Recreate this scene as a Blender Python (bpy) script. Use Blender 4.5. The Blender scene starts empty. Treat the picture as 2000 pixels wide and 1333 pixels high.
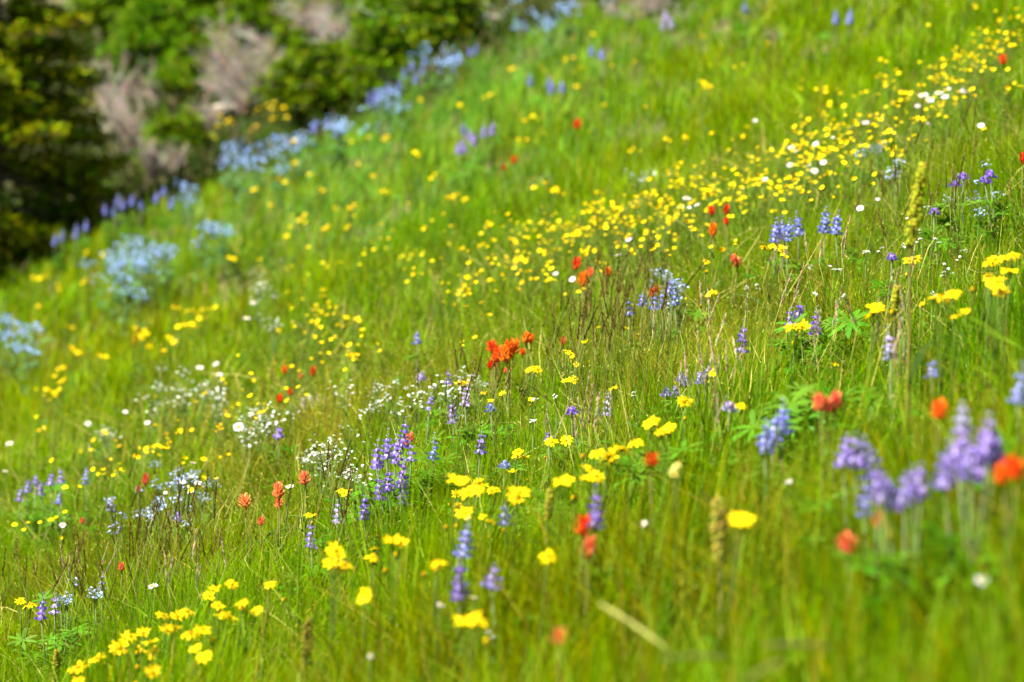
import bpy, math, random
import numpy as np
from mathutils import Vector, Matrix, Euler

# ------------------------------------------------------------------ camera, sky, sun, exposure
SC = bpy.context.scene
COL = SC.collection
CAMZ = 1.30
cam_d = bpy.data.cameras.new('camera')
cam = bpy.data.objects.new('camera', cam_d); COL.objects.link(cam)
cam_d.sensor_width = 36.0; cam_d.lens = 100.0
cam_d.clip_start = 0.05; cam_d.clip_end = 600
cam.location = (0, 0, CAMZ); cam.rotation_euler = (math.radians(90), 0, 0)
cam_d.dof.use_dof = True
cam_d.dof.focus_distance = 6.1
cam_d.dof.aperture_fstop = 3.6
cam_d.dof.aperture_blades = 0
SC.camera = cam

SUN_EL, SUN_AZ = math.radians(58), math.radians(-104)      # azimuth from +Y towards +X: high and from the left
sdir = Vector((math.sin(SUN_AZ)*math.cos(SUN_EL), math.cos(SUN_AZ)*math.cos(SUN_EL), math.sin(SUN_EL)))
world = bpy.data.worlds.new('World'); SC.world = world; world.use_nodes = True
wn = world.node_tree
bg = next(n for n in wn.nodes if n.type == 'BACKGROUND')
sky = wn.nodes.new('ShaderNodeTexSky'); sky.sky_type = 'NISHITA'; sky.sun_disc = False
sky.sun_elevation = SUN_EL; sky.sun_rotation = SUN_AZ; sky.altitude = 1800
wn.links.new(sky.outputs[0], bg.inputs[0]); bg.inputs[1].default_value = 0.05
sun_d = bpy.data.lights.new('sun', 'SUN'); sun_d.energy = 5.0; sun_d.angle = math.radians(0.53); sun_d.color = (1.0, 0.955, 0.88)
sun = bpy.data.objects.new('sun', sun_d); COL.objects.link(sun)
sun.rotation_euler = sdir.to_track_quat('Z', 'Y').to_euler(); sun.location = sdir*30
SC.view_settings.view_transform = 'Standard'; SC.view_settings.look = 'None'
SC.view_settings.exposure = 2.33; SC.view_settings.gamma = 1.0; SC.view_settings.use_curve_mapping = False
SC.render.engine = 'CYCLES'
cy = SC.cycles
cy.max_bounces = 7; cy.diffuse_bounces = 3; cy.glossy_bounces = 2; cy.transmission_bounces = 4; cy.transparent_max_bounces = 4
cy.use_denoising = True; cy.use_adaptive_sampling = False
cy.sample_clamp_indirect = 6.0

R = random.Random(11)
NP = np.random.default_rng(7)

# ------------------------------------------------------------------ the lie of the land
F = 100.0/36.0*2000.0              # focal length in photograph pixels
SA, SB, HG, YF, KQ = 0.40, 0.127, 1.16, 6.1, 0.0068
YC = 20.5                          # beyond this the hill keeps an even slope
def ground(x, y):
    d = np.maximum(0, np.minimum(y, YC) - YF)
    z = CAMZ + SA*x + SB*y - HG + KQ*d*d + np.maximum(0, y-YC)*2*KQ*(YC-YF)
    z = z + 0.022*np.sin(1.9*x+1.3*y+.5)*np.sin(2.3*y-1.1*x) + 0.012*np.sin(5.1*x-2.0*y+1)*np.sin(4.3*y+1.7*x)
    return z
def gz(x, y): return float(ground(x, y))
def ray_to(u, v, h=0.0):
    """World point on the ray through photograph pixel (u, v) that stands h metres above the hillside."""
    kx, kz = (u-1000)/F, (666.5-v)/F
    lo, hi = 1.5, 60.0
    for _ in range(50):
        m = .5*(lo+hi)
        if CAMZ + kz*m - gz(kx*m, m) - h > 0: lo = m
        else: hi = m
    return Vector((kx*lo, lo, CAMZ+kz*lo))
def at(u, y):
    x = (u-1000)/F*y
    return Vector((x, y, gz(x, y)))

# ------------------------------------------------------------------ materials
def new_mat(name):
    m = bpy.data.materials.new(name); m.use_nodes = True
    nt = m.node_tree; nt.nodes.clear()
    return m, nt, nt.nodes, nt.links
def mat_leaf(name, trans=.35, rough=.45, spec=.35, noise_scale=60., var=.25, vr=.10):
    """Thin leaf or petal: its own colour from the 'col' attribute, a little noise, light passing through."""
    m, nt, N, L = new_mat(name)
    out = N.new('ShaderNodeOutputMaterial')
    a = N.new('ShaderNodeAttribute'); a.attribute_name = 'col'
    tc = N.new('ShaderNodeTexCoord')
    nz = N.new('ShaderNodeTexNoise'); nz.inputs['Scale'].default_value = noise_scale; nz.inputs['Detail'].default_value = 3
    L.new(tc.outputs['Object'], nz.inputs['Vector'])
    mr = N.new('ShaderNodeMapRange'); mr.inputs['To Min'].default_value = 1-var; mr.inputs['To Max'].default_value = 1+var
    L.new(nz.outputs['Fac'], mr.inputs['Value'])
    mx = N.new('ShaderNodeMix'); mx.data_type = 'RGBA'; mx.blend_type = 'MULTIPLY'; mx.inputs[0].default_value = 1
    L.new(a.outputs['Color'], mx.inputs[6]); L.new(mr.outputs[0], mx.inputs[7])
    oi = N.new('ShaderNodeObjectInfo')
    hs = N.new('ShaderNodeHueSaturation')
    m1 = N.new('ShaderNodeMapRange'); m1.inputs['To Min'].default_value = 1-vr; m1.inputs['To Max'].default_value = 1+vr
    m2 = N.new('ShaderNodeMapRange'); m2.inputs['To Min'].default_value = .488; m2.inputs['To Max'].default_value = .512
    L.new(oi.outputs['Random'], m1.inputs['Value']); L.new(oi.outputs['Random'], m2.inputs['Value'])
    L.new(mx.outputs[2], hs.inputs['Color']); L.new(m1.outputs[0], hs.inputs['Value']); L.new(m2.outputs[0], hs.inputs['Hue'])
    p = N.new('ShaderNodeBsdfPrincipled'); p.inputs['Roughness'].default_value = rough; p.inputs['Specular IOR Level'].default_value = spec
    L.new(hs.outputs[0], p.inputs['Base Color'])
    t = N.new('ShaderNodeBsdfTranslucent'); L.new(hs.outputs[0], t.inputs['Color'])
    ms = N.new('ShaderNodeMixShader'); ms.inputs[0].default_value = trans
    L.new(p.outputs[0], ms.inputs[1]); L.new(t.outputs[0], ms.inputs[2])
    L.new(ms.outputs[0], out.inputs['Surface'])
    return m
def mat_rough(name, c1, c2, scale=8., bump=.3, rough=.9, c3=None):
    m, nt, N, L = new_mat(name)
    out = N.new('ShaderNodeOutputMaterial'); p = N.new('ShaderNodeBsdfPrincipled')
    p.inputs['Roughness'].default_value = rough; p.inputs['Specular IOR Level'].default_value = .2
    tc = N.new('ShaderNodeTexCoord')
    nz = N.new('ShaderNodeTexNoise'); nz.inputs['Scale'].default_value = scale; nz.inputs['Detail'].default_value = 8; nz.inputs['Roughness'].default_value = .65
    L.new(tc.outputs['Object'], nz.inputs['Vector'])
    r = N.new('ShaderNodeValToRGB'); r.color_ramp.elements[0].color = (*c1, 1); r.color_ramp.elements[1].color = (*c2, 1)
    r.color_ramp.elements[0].position = .35; r.color_ramp.elements[1].position = .68
    if c3:
        e = r.color_ramp.elements.new(.52); e.color = (*c3, 1)
    L.new(nz.outputs['Fac'], r.inputs['Fac']); L.new(r.outputs[0], p.inputs['Base Color'])
    b = N.new('ShaderNodeBump'); b.inputs['Strength'].default_value = bump; b.inputs['Distance'].default_value = .02
    L.new(nz.outputs['Fac'], b.inputs['Height']); L.new(b.outputs[0], p.inputs['Normal'])
    L.new(p.outputs[0], out.inputs['Surface'])
    return m
M_GRASS = mat_leaf('grass_blade', .45, .6, .0, 9., .18)
M_LEAF = mat_leaf('herb_leaf', .40, .5, .05, 80., .2)
M_STEM = mat_leaf('plant_stem', .15, .6, .04, 120., .2)
M_PETAL = mat_leaf('petal', .30, .7, .05, 150., .14, vr=.16)
M_NEEDLE = mat_leaf('conifer_needle', .22, .6, .03, 3., .3)
M_TWIG = mat_leaf('dead_twig', .0, .85, .1, 25., .35)
M_SOIL = mat_rough('hillside_soil', (.026, .020, .008), (.085, .064, .028), 5.0, .6, .95, (.055, .05, .012))
M_BARK = mat_rough('bark', (.035, .025, .018), (.14, .105, .08), 22., .9)
M_ROCK = mat_rough('pale_rock', (.17, .14, .10), (.40, .34, .27), 14., .7, .85)
M_WOOD = mat_rough('weathered_wood', (.22, .18, .15), (.46, .40, .36), 18., .6)

# ------------------------------------------------------------------ mesh helpers
class MB:
    """Collects points, faces and a colour for each point; build() links them as one mesh object."""
    def __init__(s): s.v = []; s.f = []; s.c = []
    def add(s, pts, faces, col):
        o = len(s.v); s.v.extend([tuple(p) for p in pts]); s.f.extend([tuple(i+o for i in f) for f in faces])
        if len(pts) and isinstance(col, list): s.c.extend(col)
        else: s.c.extend([tuple(col)]*len(pts))
    def strip(s, pts, wid, side, col, col2=None):
        """Leaf or petal: a ribbon along pts with half-widths wid, a point where the width is 0."""
        n = len(pts); V = []; C = []; rows = []
        for i, (p, w) in enumerate(zip(pts, wid)):
            c = col if col2 is None else tuple(a+(b-a)*i/(n-1) for a, b in zip(col, col2))
            sd = side[i] if isinstance(side, list) else side
            if w <= 0: rows.append((len(V),)); V.append(p); C.append(c)
            else: rows.append((len(V), len(V)+1)); V += [p-sd*w, p+sd*w]; C += [c, c]
        Fa = []
        for a, b in zip(rows, rows[1:]):
            if len(a) == 2 and len(b) == 2: Fa.append((a[0], a[1], b[1], b[0]))
            elif len(a) == 2: Fa.append((a[0], a[1], b[0]))
            elif len(b) == 2: Fa.append((a[0], b[1], b[0]))
        s.add(V, Fa, C)
    def tube(s, pts, r0, r1, col, sides=4, col2=None, cap=True):
        n = len(pts); V = []; C = []; Fa = []
        for i, p in enumerate(pts):
            d = (pts[min(i+1, n-1)]-pts[max(i-1, 0)])
            d = d.normalized() if d.length > 1e-9 else Vector((0, 0, 1))
            a = d.orthogonal().normalized() if abs(d.z) < .9 else d.cross(Vector((0, 1, 0))).normalized()
            b = d.cross(a); t = i/(n-1); r = r0+(r1-r0)*t
            c = col if col2 is None else tuple(q+(w-q)*t for q, w in zip(col, col2))
            for k in range(sides):
                an = 2*math.pi*k/sides
                V.append(p+a*(math.cos(an)*r)+b*(math.sin(an)*r)); C.append(c)
        for i in range(n-1):
            for k in range(sides):
                k2 = (k+1) % sides
                Fa.append((i*sides+k, i*sides+k2, (i+1)*sides+k2, (i+1)*sides+k))
        if cap: Fa.append(tuple((n-1)*sides+k for k in range(sides)))
        s.add(V, Fa, C)
    def blob(s, p, rx, ry, rz, col, rings=3, seg=6, axis=None):
        """A small rounded body."""
        q = Vector((0, 0, 1)).rotation_difference(axis) if axis is not None else None
        V = []; Fa = []
        for i in range(rings+2):
            th = math.pi*i/(rings+1)
            for k in range(seg if 0 < i < rings+1 else 1):
                an = 2*math.pi*k/seg
                w = Vector((math.sin(th)*math.cos(an)*rx, math.sin(th)*math.sin(an)*ry, math.cos(th)*rz))
                if q: w = q @ w
                V.append(p+w)
        for k in range(seg):
            Fa.append((0, 1+k, 1+(k+1) % seg))
            for i in range(rings-1):
                a = 1+i*seg; b = a+seg
                Fa.append((a+k, b+k, b+(k+1) % seg, a+(k+1) % seg))
            a = 1+(rings-1)*seg
            Fa.append((a+k, len(V)-1, a+(k+1) % seg))
        s.add(V, Fa, col)
    def mesh(s, name, mat, smooth=True):
        me = bpy.data.meshes.new(name); me.from_pydata(s.v, [], s.f)
        ca = me.color_attributes.new('col', 'FLOAT_COLOR', 'POINT')
        arr = np.ones((len(s.v), 4), dtype=np.float32)
        if s.c: arr[:, :3] = np.array(s.c, dtype=np.float32)[:, :3]
        ca.data.foreach_set('color', arr.ravel())
        me.materials.append(mat)
        if smooth: me.polygons.foreach_set('use_smooth', np.ones(len(me.polygons), dtype=bool))
        me.update(); return me
    def build(s, name, mat, parent=None, smooth=True):
        return link(name, s.mesh(name, mat, smooth), parent)
def link(name, data, parent=None):
    o = bpy.data.objects.new(name, data); COL.objects.link(o)
    if parent is not None: o.parent = parent
    return o
def tag(o, label=None, cat=None, group=None, kind=None):
    if label: o['label'] = label
    if cat: o['category'] = cat
    if group: o['group'] = group
    if kind: o['kind'] = kind
    return o
def thing(name, loc, label, cat, group=None):
    o = link(name, None); o.empty_display_size = .05; o.location = loc
    return tag(o, label, cat, group)
def big_mesh(name, V, quads, tris, C, mat, smooth=True):
    """A large mesh straight from arrays."""
    me = bpy.data.meshes.new(name)
    nq, nt = len(quads), len(tris)
    me.vertices.add(len(V)); me.vertices.foreach_set('co', V.astype(np.float32).ravel())
    idx = np.concatenate([quads.ravel(), tris.ravel()]).astype(np.int32)
    me.loops.add(len(idx)); me.loops.foreach_set('vertex_index', idx)
    st = np.concatenate([np.arange(nq)*4, nq*4+np.arange(nt)*3]).astype(np.int32)
    me.polygons.add(nq+nt); me.polygons.foreach_set('loop_start', st)
    me.update(calc_edges=True)
    if smooth: me.polygons.foreach_set('use_smooth', np.ones(nq+nt, dtype=bool))
    ca = me.color_attributes.new('col', 'FLOAT_COLOR', 'POINT')
    arr = np.ones((len(V), 4), dtype=np.float32); arr[:, :3] = C
    ca.data.foreach_set('color', arr.ravel())
    me.materials.append(mat); me.update()
    return me

# ------------------------------------------------------------------ the hillside
def build_hill():
    xs = np.concatenate([np.linspace(-60, -7, 24)[:-1], np.linspace(-7, 7, 141), np.linspace(7, 60, 24)[1:]])
    ys = np.concatenate([np.linspace(-12, 2, 8)[:-1], np.linspace(2, 24, 221), np.linspace(24, 120, 33)[1:]])
    X, Y = np.meshgrid(xs, ys)
    V = np.stack([X, Y, ground(X, Y)-.01], -1).reshape(-1, 3)
    nx, ny = len(xs), len(ys)
    i = (np.arange(ny-1)[:, None]*nx+np.arange(nx-1)[None, :]).ravel()
    q = np.stack([i, i+1, i+nx+1, i+nx], -1)
    me = big_mesh('hillside', V, q, np.zeros((0, 3), int), np.full((len(V), 3), .1), M_SOIL)
    tag(link('hillside', me), 'sloping soil of the alpine hillside under the meadow', 'ground', kind='structure')
build_hill()

# edge of the meadow, as world Y along x (the wood and brush begin behind it)
EDGE = [ray_to(u, v, .12) for u, v in ((-120, 590), (0, 525), (100, 490), (250, 420), (400, 340), (560, 290), (700, 215), (830, 160), (940, 105), (1060, 25), (1180, -20))]
EX = np.array([e.x for e in EDGE]); EY = np.array([e.y for e in EDGE])
def edge_y(x): return np.interp(x, EX, EY, left=EY[0], right=EY[-1]+4)

# ------------------------------------------------------------------ grass
PAL = {
    'green': np.array([.064, .190, .0]), 'lime': np.array([.130, .234, .0]), 'olive': np.array([.165, .170, .0]), 'pale': np.array([.21, .36, .02]),
    'deep': np.array([.042, .145, .001]), 'tan': np.array([.29, .235, .022]), 'blue': np.array([.10, .27, .03]), 'brown': np.array([.15, .11, .006]),
}
# patches where the grass is of another kind: (pixel u, v, radius in metres, palette weights)
PATCH = []
for (u, v, r, kind, wgt) in [
    (1370, 690, .24, 'tan', .75), (1290, 640, .20, 'tan', .5), (1560, 560, .3, 'tan', .4), (1850, 560, .25, 'tan', .45), (1240, 820, .2, 'tan', .4),
    (1840, 900, .14, 'tan', .6), (1460, 1190, .10, 'tan', .6), (640, 800, .34, 'tan', .6), (350, 800, .35, 'tan', .4), (530, 900, .25, 'tan', .35),
    (820, 740, .3, 'brown', .35), (230, 640, .5, 'olive', .7), (90, 640, .5, 'olive', .5), (100, 1150, .3, 'brown', .40), (350, 1070, .25, 'brown', .35), (170, 1060, .25, 'brown', .35),
    (1140, 640, .25, 'brown', .35), (700, 780, .3, 'olive', .5), (450, 560, .5, 'olive', .4), (900, 330, .8, 'blue', .35), (650, 330, .8, 'blue', .5), (1000, 90, 1.2, 'blue', .5), (800, 220, .8, 'blue', .45),
    (840, 1000, .16, 'deep', .5), (1560, 900, .16, 'deep', .6), (1650, 760, .3, 'deep', .5), (1780, 760, .3, 'deep', .6), (1900, 700, .3, 'deep', .5), (640, 1160, .3, 'deep', .3),
    (1850, 1200, .25, 'olive', .5), (1300, 1250, .3, 'olive', .35), (1100, 1280, .3, 'olive', .3), (1400, 1300, .2, 'deep', .4), (1900, 450, .4, 'deep', .35)]:
    PATCH.append((ray_to(u, v, .13), r, kind, wgt))
def pick_colours(x, y, n):
    base = PAL['green']
    a = .5+.5*np.sin(1.7*x+.6*y+2*np.sin(.9*y-.5*x))
    b = .5+.5*np.sin(2.9*x-1.3*y+1.5*np.sin(1.7*y+x)+1)
    far = np.clip((y-7)/5, 0, 1)
    wl = np.clip(.36+.40*a+.25*far, 0, 1)[:, None]
    c = base*(1-wl)+PAL['lime']*wl
    ol = np.clip(lumps(x, y, .55, 9.)*1.8-.75, 0, 1)
    wo = np.clip(.35*b*(NP.random(n))+.8*ol*(NP.random(n) < .5), 0, .9)[:, None]
    c = c*(1-wo)+PAL['olive']*wo
    wd = np.clip((6.2-y)/5, 0, .30)[:, None]*NP.random((n, 1))
    c = c*(1-wd)+PAL['deep']*wd
    ny = (y < 4.6) & (NP.random(n) < .30); c[ny] = PAL['olive']*NP.uniform(.8, 1.25, (ny.sum(), 1))
    for p, r, kind, wgt in PATCH:
        d = ((x-p.x)**2+((y-p.y)/1.6)**2)/(r*r)
        w = wgt*np.exp(-d)
        on = (NP.random(n) < w)
        c[on] = c[on]*.25+PAL[kind]*.75
    s = NP.random(n) < .07
    c[s] = PAL['tan']*NP.uniform(.6, 1.0, (s.sum(), 1))
    s = NP.random(n) < .10
    c[s] = PAL['pale']*NP.uniform(.7, 1.1, (s.sum(), 1))  # stray pale blades, bright highlights of the grass put into the colour
    c = c*NP.uniform(.72, 1.25, (n, 1))
    c[:, 0] *= NP.uniform(.85, 1.18, n)
    return c
def blades(x, y, L, w, col, lean, wind=.06, hd=None):
    n = len(x)
    if hd is None: hd = NP.random(n)*2*math.pi
    z = ground(x, y)-.012
    base = np.stack([x, y, z], -1)
    dirv = np.stack([np.cos(hd), np.sin(hd), np.zeros(n)], -1)
    wnd = np.array([1., .1, 0])*wind
    fa = hd+math.pi/2+NP.normal(0, .6, n)
    side = np.stack([np.cos(fa), np.sin(fa), np.zeros(n)], -1)
    cur = lean*NP.uniform(.1, 1.2, n)
    P = []
    for t, tw in ((0, .7), (.38, 1.), (.74, .72), (1, 0)):
        off = dirv*(L*(lean*.55*t+cur*t*t))[:, None]+wnd*(L*t*t)[:, None]
        up = L*(t-.22*cur*t*t)
        pt = base+off; pt[:, 2] += up
        if tw > 0: P += [pt-side*(w*tw*.5)[:, None], pt+side*(w*tw*.5)[:, None]]
        else: P += [pt]
    V = np.stack(P, 1).reshape(-1, 3)
    i = np.arange(n)*7
    q = np.concatenate([np.stack([i, i+1, i+3, i+2], -1), np.stack([i+2, i+3, i+5, i+4], -1)])
    t = np.stack([i+4, i+5, i+6], -1)
    C = np.repeat(col, 7, 0)
    return V, q, t, C
def lumps(x, y, s=1., ph=0.):
    """Slow uneven variation over the meadow, about 0 to 1."""
    return .5+.22*np.sin(s*(9.1*x+4.3*y)+ph+2*np.sin(s*(3.1*y-2.2*x)))+.18*np.sin(s*(-6.3*x+7.9*y)+1.7*ph+1.5*np.sin(s*5.3*x))+.12*np.sin(s*(17*x+13*y)+ph)
def tufts(n, y0, y1, spread, nb, margin, xlim=None):
    """Tuft centres spread over the meadow between two depths, then nb blades about each."""
    y = np.sqrt(NP.uniform(y0*y0, y1*y1, n))
    hw = .19*y+margin
    x = NP.uniform(-1, 1, n)*hw
    ok = y < edge_y(x)+.05*NP.normal(0, 1, n)
    ok &= (lumps(x, y, .8, 3.) > .22) | (NP.random(n) < .35)
    x, y = x[ok], y[ok]
    k = np.repeat(np.arange(len(x)), nb)
    an = NP.random(len(k))*2*math.pi; rr = spread*np.sqrt(NP.random(len(k)))
    bx = x[k]+rr*np.cos(an); by = y[k]+rr*np.sin(an)
    hd = an+NP.normal(0, .7, len(k))
    sc = (NP.uniform(.75, 1.15, len(x))*(.58+.75*np.clip(lumps(x, y, 1., 0.), 0, 1)))[k]
    tone = (NP.uniform(.72, 1.22, len(x))*(.80+.42*np.clip(lumps(x, y, 1.4, 5.), 0, 1)))[k][:, None]
    return bx, by, hd, sc, tone
def build_grass():
    parts = []
    for (n, y0, y1, spread, nb, mg, l0, l1, w0, w1) in [
        (2300, 2.6, 4.5, .040, 22, .30, .13, .31, .0022, .0050),
        (1500, 3.5, 5.4, .040, 14, .20, .20, .36, .0016, .0034),
        (7200, 4.5, 8.2, .035, 24, .25, .08, .23, .0011, .0028),
        (2600, 8.2, 12.0, .045, 20, .30, .09, .20, .003, .0062),
        (2600, 12.0, 19.0, .06, 18, .40, .09, .21, .004, .009)]:
        bx, by, hd, sc, tone = tufts(n, y0, y1, spread, nb, mg)
        m = len(bx)
        L = NP.uniform(l0, l1, m)*sc
        c = pick_colours(bx, by, m)*tone
        parts.append(blades(bx, by, L, NP.uniform(w0, w1, m), c, np.abs(NP.normal(.12, .48, m)), .08, hd))
    n = 8000                                                     # tall near blades, far inside the near limit of focus
    y = NP.uniform(2.3, 3.7, n); x = NP.uniform(-1, 1, n)*(.19*y+.3)
    k = NP.integers(0, 420, n); cxk = NP.uniform(-1, 1, 420); cyk = NP.uniform(2.3, 3.7, 420)
    x = cxk[k]*(.19*cyk[k]+.3)+NP.normal(0, .025, n); y = cyk[k]+NP.normal(0, .025, n)
    parts.append(blades(x, y, NP.uniform(.20, .42, n), NP.uniform(.003, .006, n), pick_colours(x, y, n), np.abs(NP.normal(.15, .3, n)), .08))
    V, q, t, C, o = [], [], [], [], 0
    for a, b, c, d in parts:
        V.append(a); q.append(b+o); t.append(c+o); C.append(d); o += len(a)
    me = big_mesh('meadow_grass', np.concatenate(V), np.concatenate(q), np.concatenate(t), np.concatenate(C), M_GRASS)
    tag(link('meadow_grass', me), 'dense fine green and olive grass covering the whole slope', 'grass', kind='stuff')
    # a thin outer belt so that the meadow goes on beyond the frame
    n = 85000
    y = np.sqrt(NP.uniform(3, 330, n)); s = np.where(NP.random(n) < .5, -1, 1)
    x = s*(.19*y+.15+NP.random(n)**1.3*(1.5+.15*y))
    ok = y < edge_y(x)
    x, y = x[ok], y[ok]; n = len(x)
    me = big_mesh('outer_grass', *blades(x, y, NP.uniform(.10, .24, n)*(.7+.5*lumps(x, y)), NP.uniform(.003, .008, n), pick_colours(x, y, n), NP.uniform(.1, .7, n)), M_GRASS)
    tag(link('outer_grass', me), 'coarse meadow grass continuing past both sides of the view', 'grass', kind='stuff')
    # rough growth under the conifers and brush, its green darkened to paint in shade
    n = 26000
    y = NP.uniform(12.5, 26, n); x = NP.uniform(-.24, .02, n)*y
    ok = y > edge_y(x)-.1; x, y = x[ok], y[ok]; n = len(x)
    c = np.array([.026, .048, .002])*NP.uniform(.5, 1.5, (n, 1)); b = NP.random(n) < .2; c[b] = np.array([.10, .075, .035])*NP.uniform(.5, 1.2, (b.sum(), 1))
    me = big_mesh('undergrowth', *blades(x, y, NP.uniform(.06, .2, n), NP.uniform(.010, .024, n), c, NP.uniform(.2, 1.2, n)), M_LEAF)
    tag(link('undergrowth', me), 'rough growth coloured dark for the shade under the conifers and dead brush', 'undergrowth', kind='stuff')
    # loose grass seeds and husks at the height of the grass tops
    n = 110000
    y = np.sqrt(NP.uniform(10, 110, n)); x = NP.uniform(-1, 1, n)*(.19*y+.25)
    clump = .5+.5*np.sin(3.1*x+2.2*y)*np.sin(2.3*x-3.7*y+1)
    dens = .35+.65*clump
    for p, r, kind, wgt in PATCH:
        if kind in ('tan', 'brown'): dens = dens+1.2*wgt*np.exp(-((x-p.x)**2+((y-p.y)/1.6)**2)/(r*r*1.5))
    ok = NP.random(n) < dens*.6; x, y = x[ok], y[ok]; n = len(x)
    z = ground(x, y)+NP.uniform(.07, .24, n)
    P0 = np.stack([x, y, z], -1); d = NP.normal(0, 1, (n, 3)); d[:, 2] = np.abs(d[:, 2])+.6; d /= np.linalg.norm(d, axis=1)[:, None]
    sd = np.cross(d, NP.normal(0, 1, (n, 3))); sd /= np.linalg.norm(sd, axis=1)[:, None]
    L = NP.uniform(.004, .013, n)[:, None]; w = NP.uniform(.0004, .0010, n)[:, None]
    V = np.stack([P0, P0+d*L*.5-sd*w, P0+d*L, P0+d*L*.5+sd*w], 1).reshape(-1, 3); i = np.arange(n)*4
    pal = np.array([[.30, .24, .03], [.16, .10, .012], [.36, .36, .08], [.18, .20, .004], [.10, .07, .01]])
    c = pal[NP.integers(0, 5, n)]*NP.uniform(.7, 1.2, (n, 1))
    me = big_mesh('grass_seeds', V, np.stack([i, i+1, i+2, i+3], -1), np.zeros((0, 3), int), np.repeat(c, 4, 0), M_STEM)
    tag(link('grass_seeds', me), 'fine tan and brown grass seeds and husks among the grass tops', 'grass seeds', kind='stuff')
    # dead bent stalks lying through the grass
    n = 7000
    y = np.sqrt(NP.uniform(9, 100, n)); x = NP.uniform(-1, 1, n)*(.19*y+.25)
    a = NP.random(n)*2*math.pi; el = NP.uniform(.1, 1.35, n); L = NP.uniform(.05, .20, n)
    d = np.stack([np.cos(a)*np.cos(el), np.sin(a)*np.cos(el), np.sin(el)], -1)
    P0 = np.stack([x, y, ground(x, y)+NP.uniform(.02, .15, n)], -1); sd = np.cross(d, NP.normal(0, 1, (n, 3))); sd /= np.linalg.norm(sd, axis=1)[:, None]
    w = NP.uniform(.0004, .0009, n)[:, None]; mid = P0+d*(L*.5)[:, None]+NP.normal(0, .006, (n, 3)); e = P0+d*L[:, None]
    V = np.stack([P0-sd*w, P0+sd*w, mid-sd*w, mid+sd*w, e], 1).reshape(-1, 3); i = np.arange(n)*5
    c = np.array([.38, .33, .075])*NP.uniform(.5, 1.15, (n, 1)); gk = NP.random(n) < .3; c[gk] = np.array([.17, .12, .04])
    me = big_mesh('dead_stalks', V, np.stack([i, i+1, i+3, i+2], -1), np.stack([i+2, i+3, i+4], -1), np.repeat(c, 5, 0), M_STEM)
    tag(link('dead_stalks', me), 'thin pale dead stalks lying at all angles through the grass', 'dead grass', kind='stuff')
    # broad low leaves between the tufts: round and lance shaped herb leaves
    n = 15000
    y = np.sqrt(NP.uniform(7.5, 16.5**2, n)); x = NP.uniform(-1, 1, n)*(.19*y+.4)
    ok = y < edge_y(x); x, y = x[ok], y[ok]; n = len(x)
    c = pick_colours(x, y, n)*.5+np.array([.05, .13, .012])*.5
    me = big_mesh('herb_leaves', *blades(x, y, NP.uniform(.04, .13, n), NP.uniform(.006, .016, n), c, NP.uniform(.3, 1.0, n)), M_LEAF)
    tag(link('herb_leaves', me), 'low broad herb leaves growing between the grass tufts', 'ground cover', kind='stuff')
build_grass()

# ------------------------------------------------------------------ conifers, dead brush, rocks at the upper edge
def fir(name, base, H, Rad, seed, label, cols, group=None, whorls=None, per=6, cat='tree', low=.06, droop=.25, ndl=(.028, .0050), jit=.06):
    rr = random.Random(seed)
    t = thing(name, base, label, cat, group)
    tr = MB(); tr.tube([Vector((.03*H*math.sin(k*.9+seed)*k/8*.3, 0, -.1+H*k/8)) for k in range(9)], .035*H**.8+.008, .006, (.1, .1, .1), 8)
    tr.build('trunk', M_BARK, t)
    limbs = MB(); crown = MB()
    nw = whorls or int(H/.17)
    for w in range(nw):
        f = low+(1-low)*w/nw
        for b in range(per):
            az = 2*math.pi*(b+rr.random()*.8)/per+w*1.3
            ln = Rad*(1-f)**.75*rr.uniform(.45, 1.15)+.05
            d = Vector((math.cos(az), math.sin(az), 0)); sd = Vector((-d.y, d.x, 0))
            z0 = f*H+rr.uniform(-jit, jit)
            dr = droop*rr.uniform(.6, 1.3)
            def P(s): return Vector((0, 0, z0))+d*(ln*s)+Vector((0, 0, ln*(-dr*s+ .55*dr*s*s*s)))
            limbs.tube([P(s/4) for s in range(5)], .010*ln+.004, .002, (.11, .085, .06), 4)
            nt = max(4, int(ln/.04))
            for k in range(nt):
                s = .18+.82*((k+rr.random()*.5)/nt)**.7
                p = P(s)
                for sg in (-1, 1):
                    tl = (.10+.34*ln*(1-s)*.9)*rr.uniform(.6, 1.1)
                    td = (d*.75+sd*sg*rr.uniform(.6, 1.0)+Vector((0, 0, rr.uniform(-.05, .22)))).normalized()
                    limbs.tube([p, p+td*tl], .002, .0012, (.13, .10, .06), 3, cap=False)
                    nn = max(3, int(tl/.016))
                    new = rr.random()
                    for q in range(nn):
                        e = p+td*(tl*(q+rr.random())/nn)+Vector((rr.gauss(0, .012), rr.gauss(0, .012), rr.gauss(.012, .024)))
                        tip = q/nn
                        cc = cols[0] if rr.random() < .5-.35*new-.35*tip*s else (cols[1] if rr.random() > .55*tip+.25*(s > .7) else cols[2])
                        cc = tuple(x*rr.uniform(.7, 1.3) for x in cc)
                        for _ in range(3):
                            nd = (td*rr.uniform(.2, .8)+Vector((rr.gauss(0, .6), rr.gauss(0, .6), abs(rr.gauss(.3, .45))))).normalized()
                            sv = nd.cross(Vector((rr.random()-.5, rr.random()-.5, rr.random()-.5))).normalized()*ndl[1]
                            crown.add([e-sv, e+sv, e+nd*ndl[0]*rr.uniform(.7, 1.2)], [(0, 1, 2)], cc)
    limbs.build('limbs', M_TWIG, t); crown.build('crown', M_NEEDLE, t, smooth=False)['kind'] = 'stuff'
    return t
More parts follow.
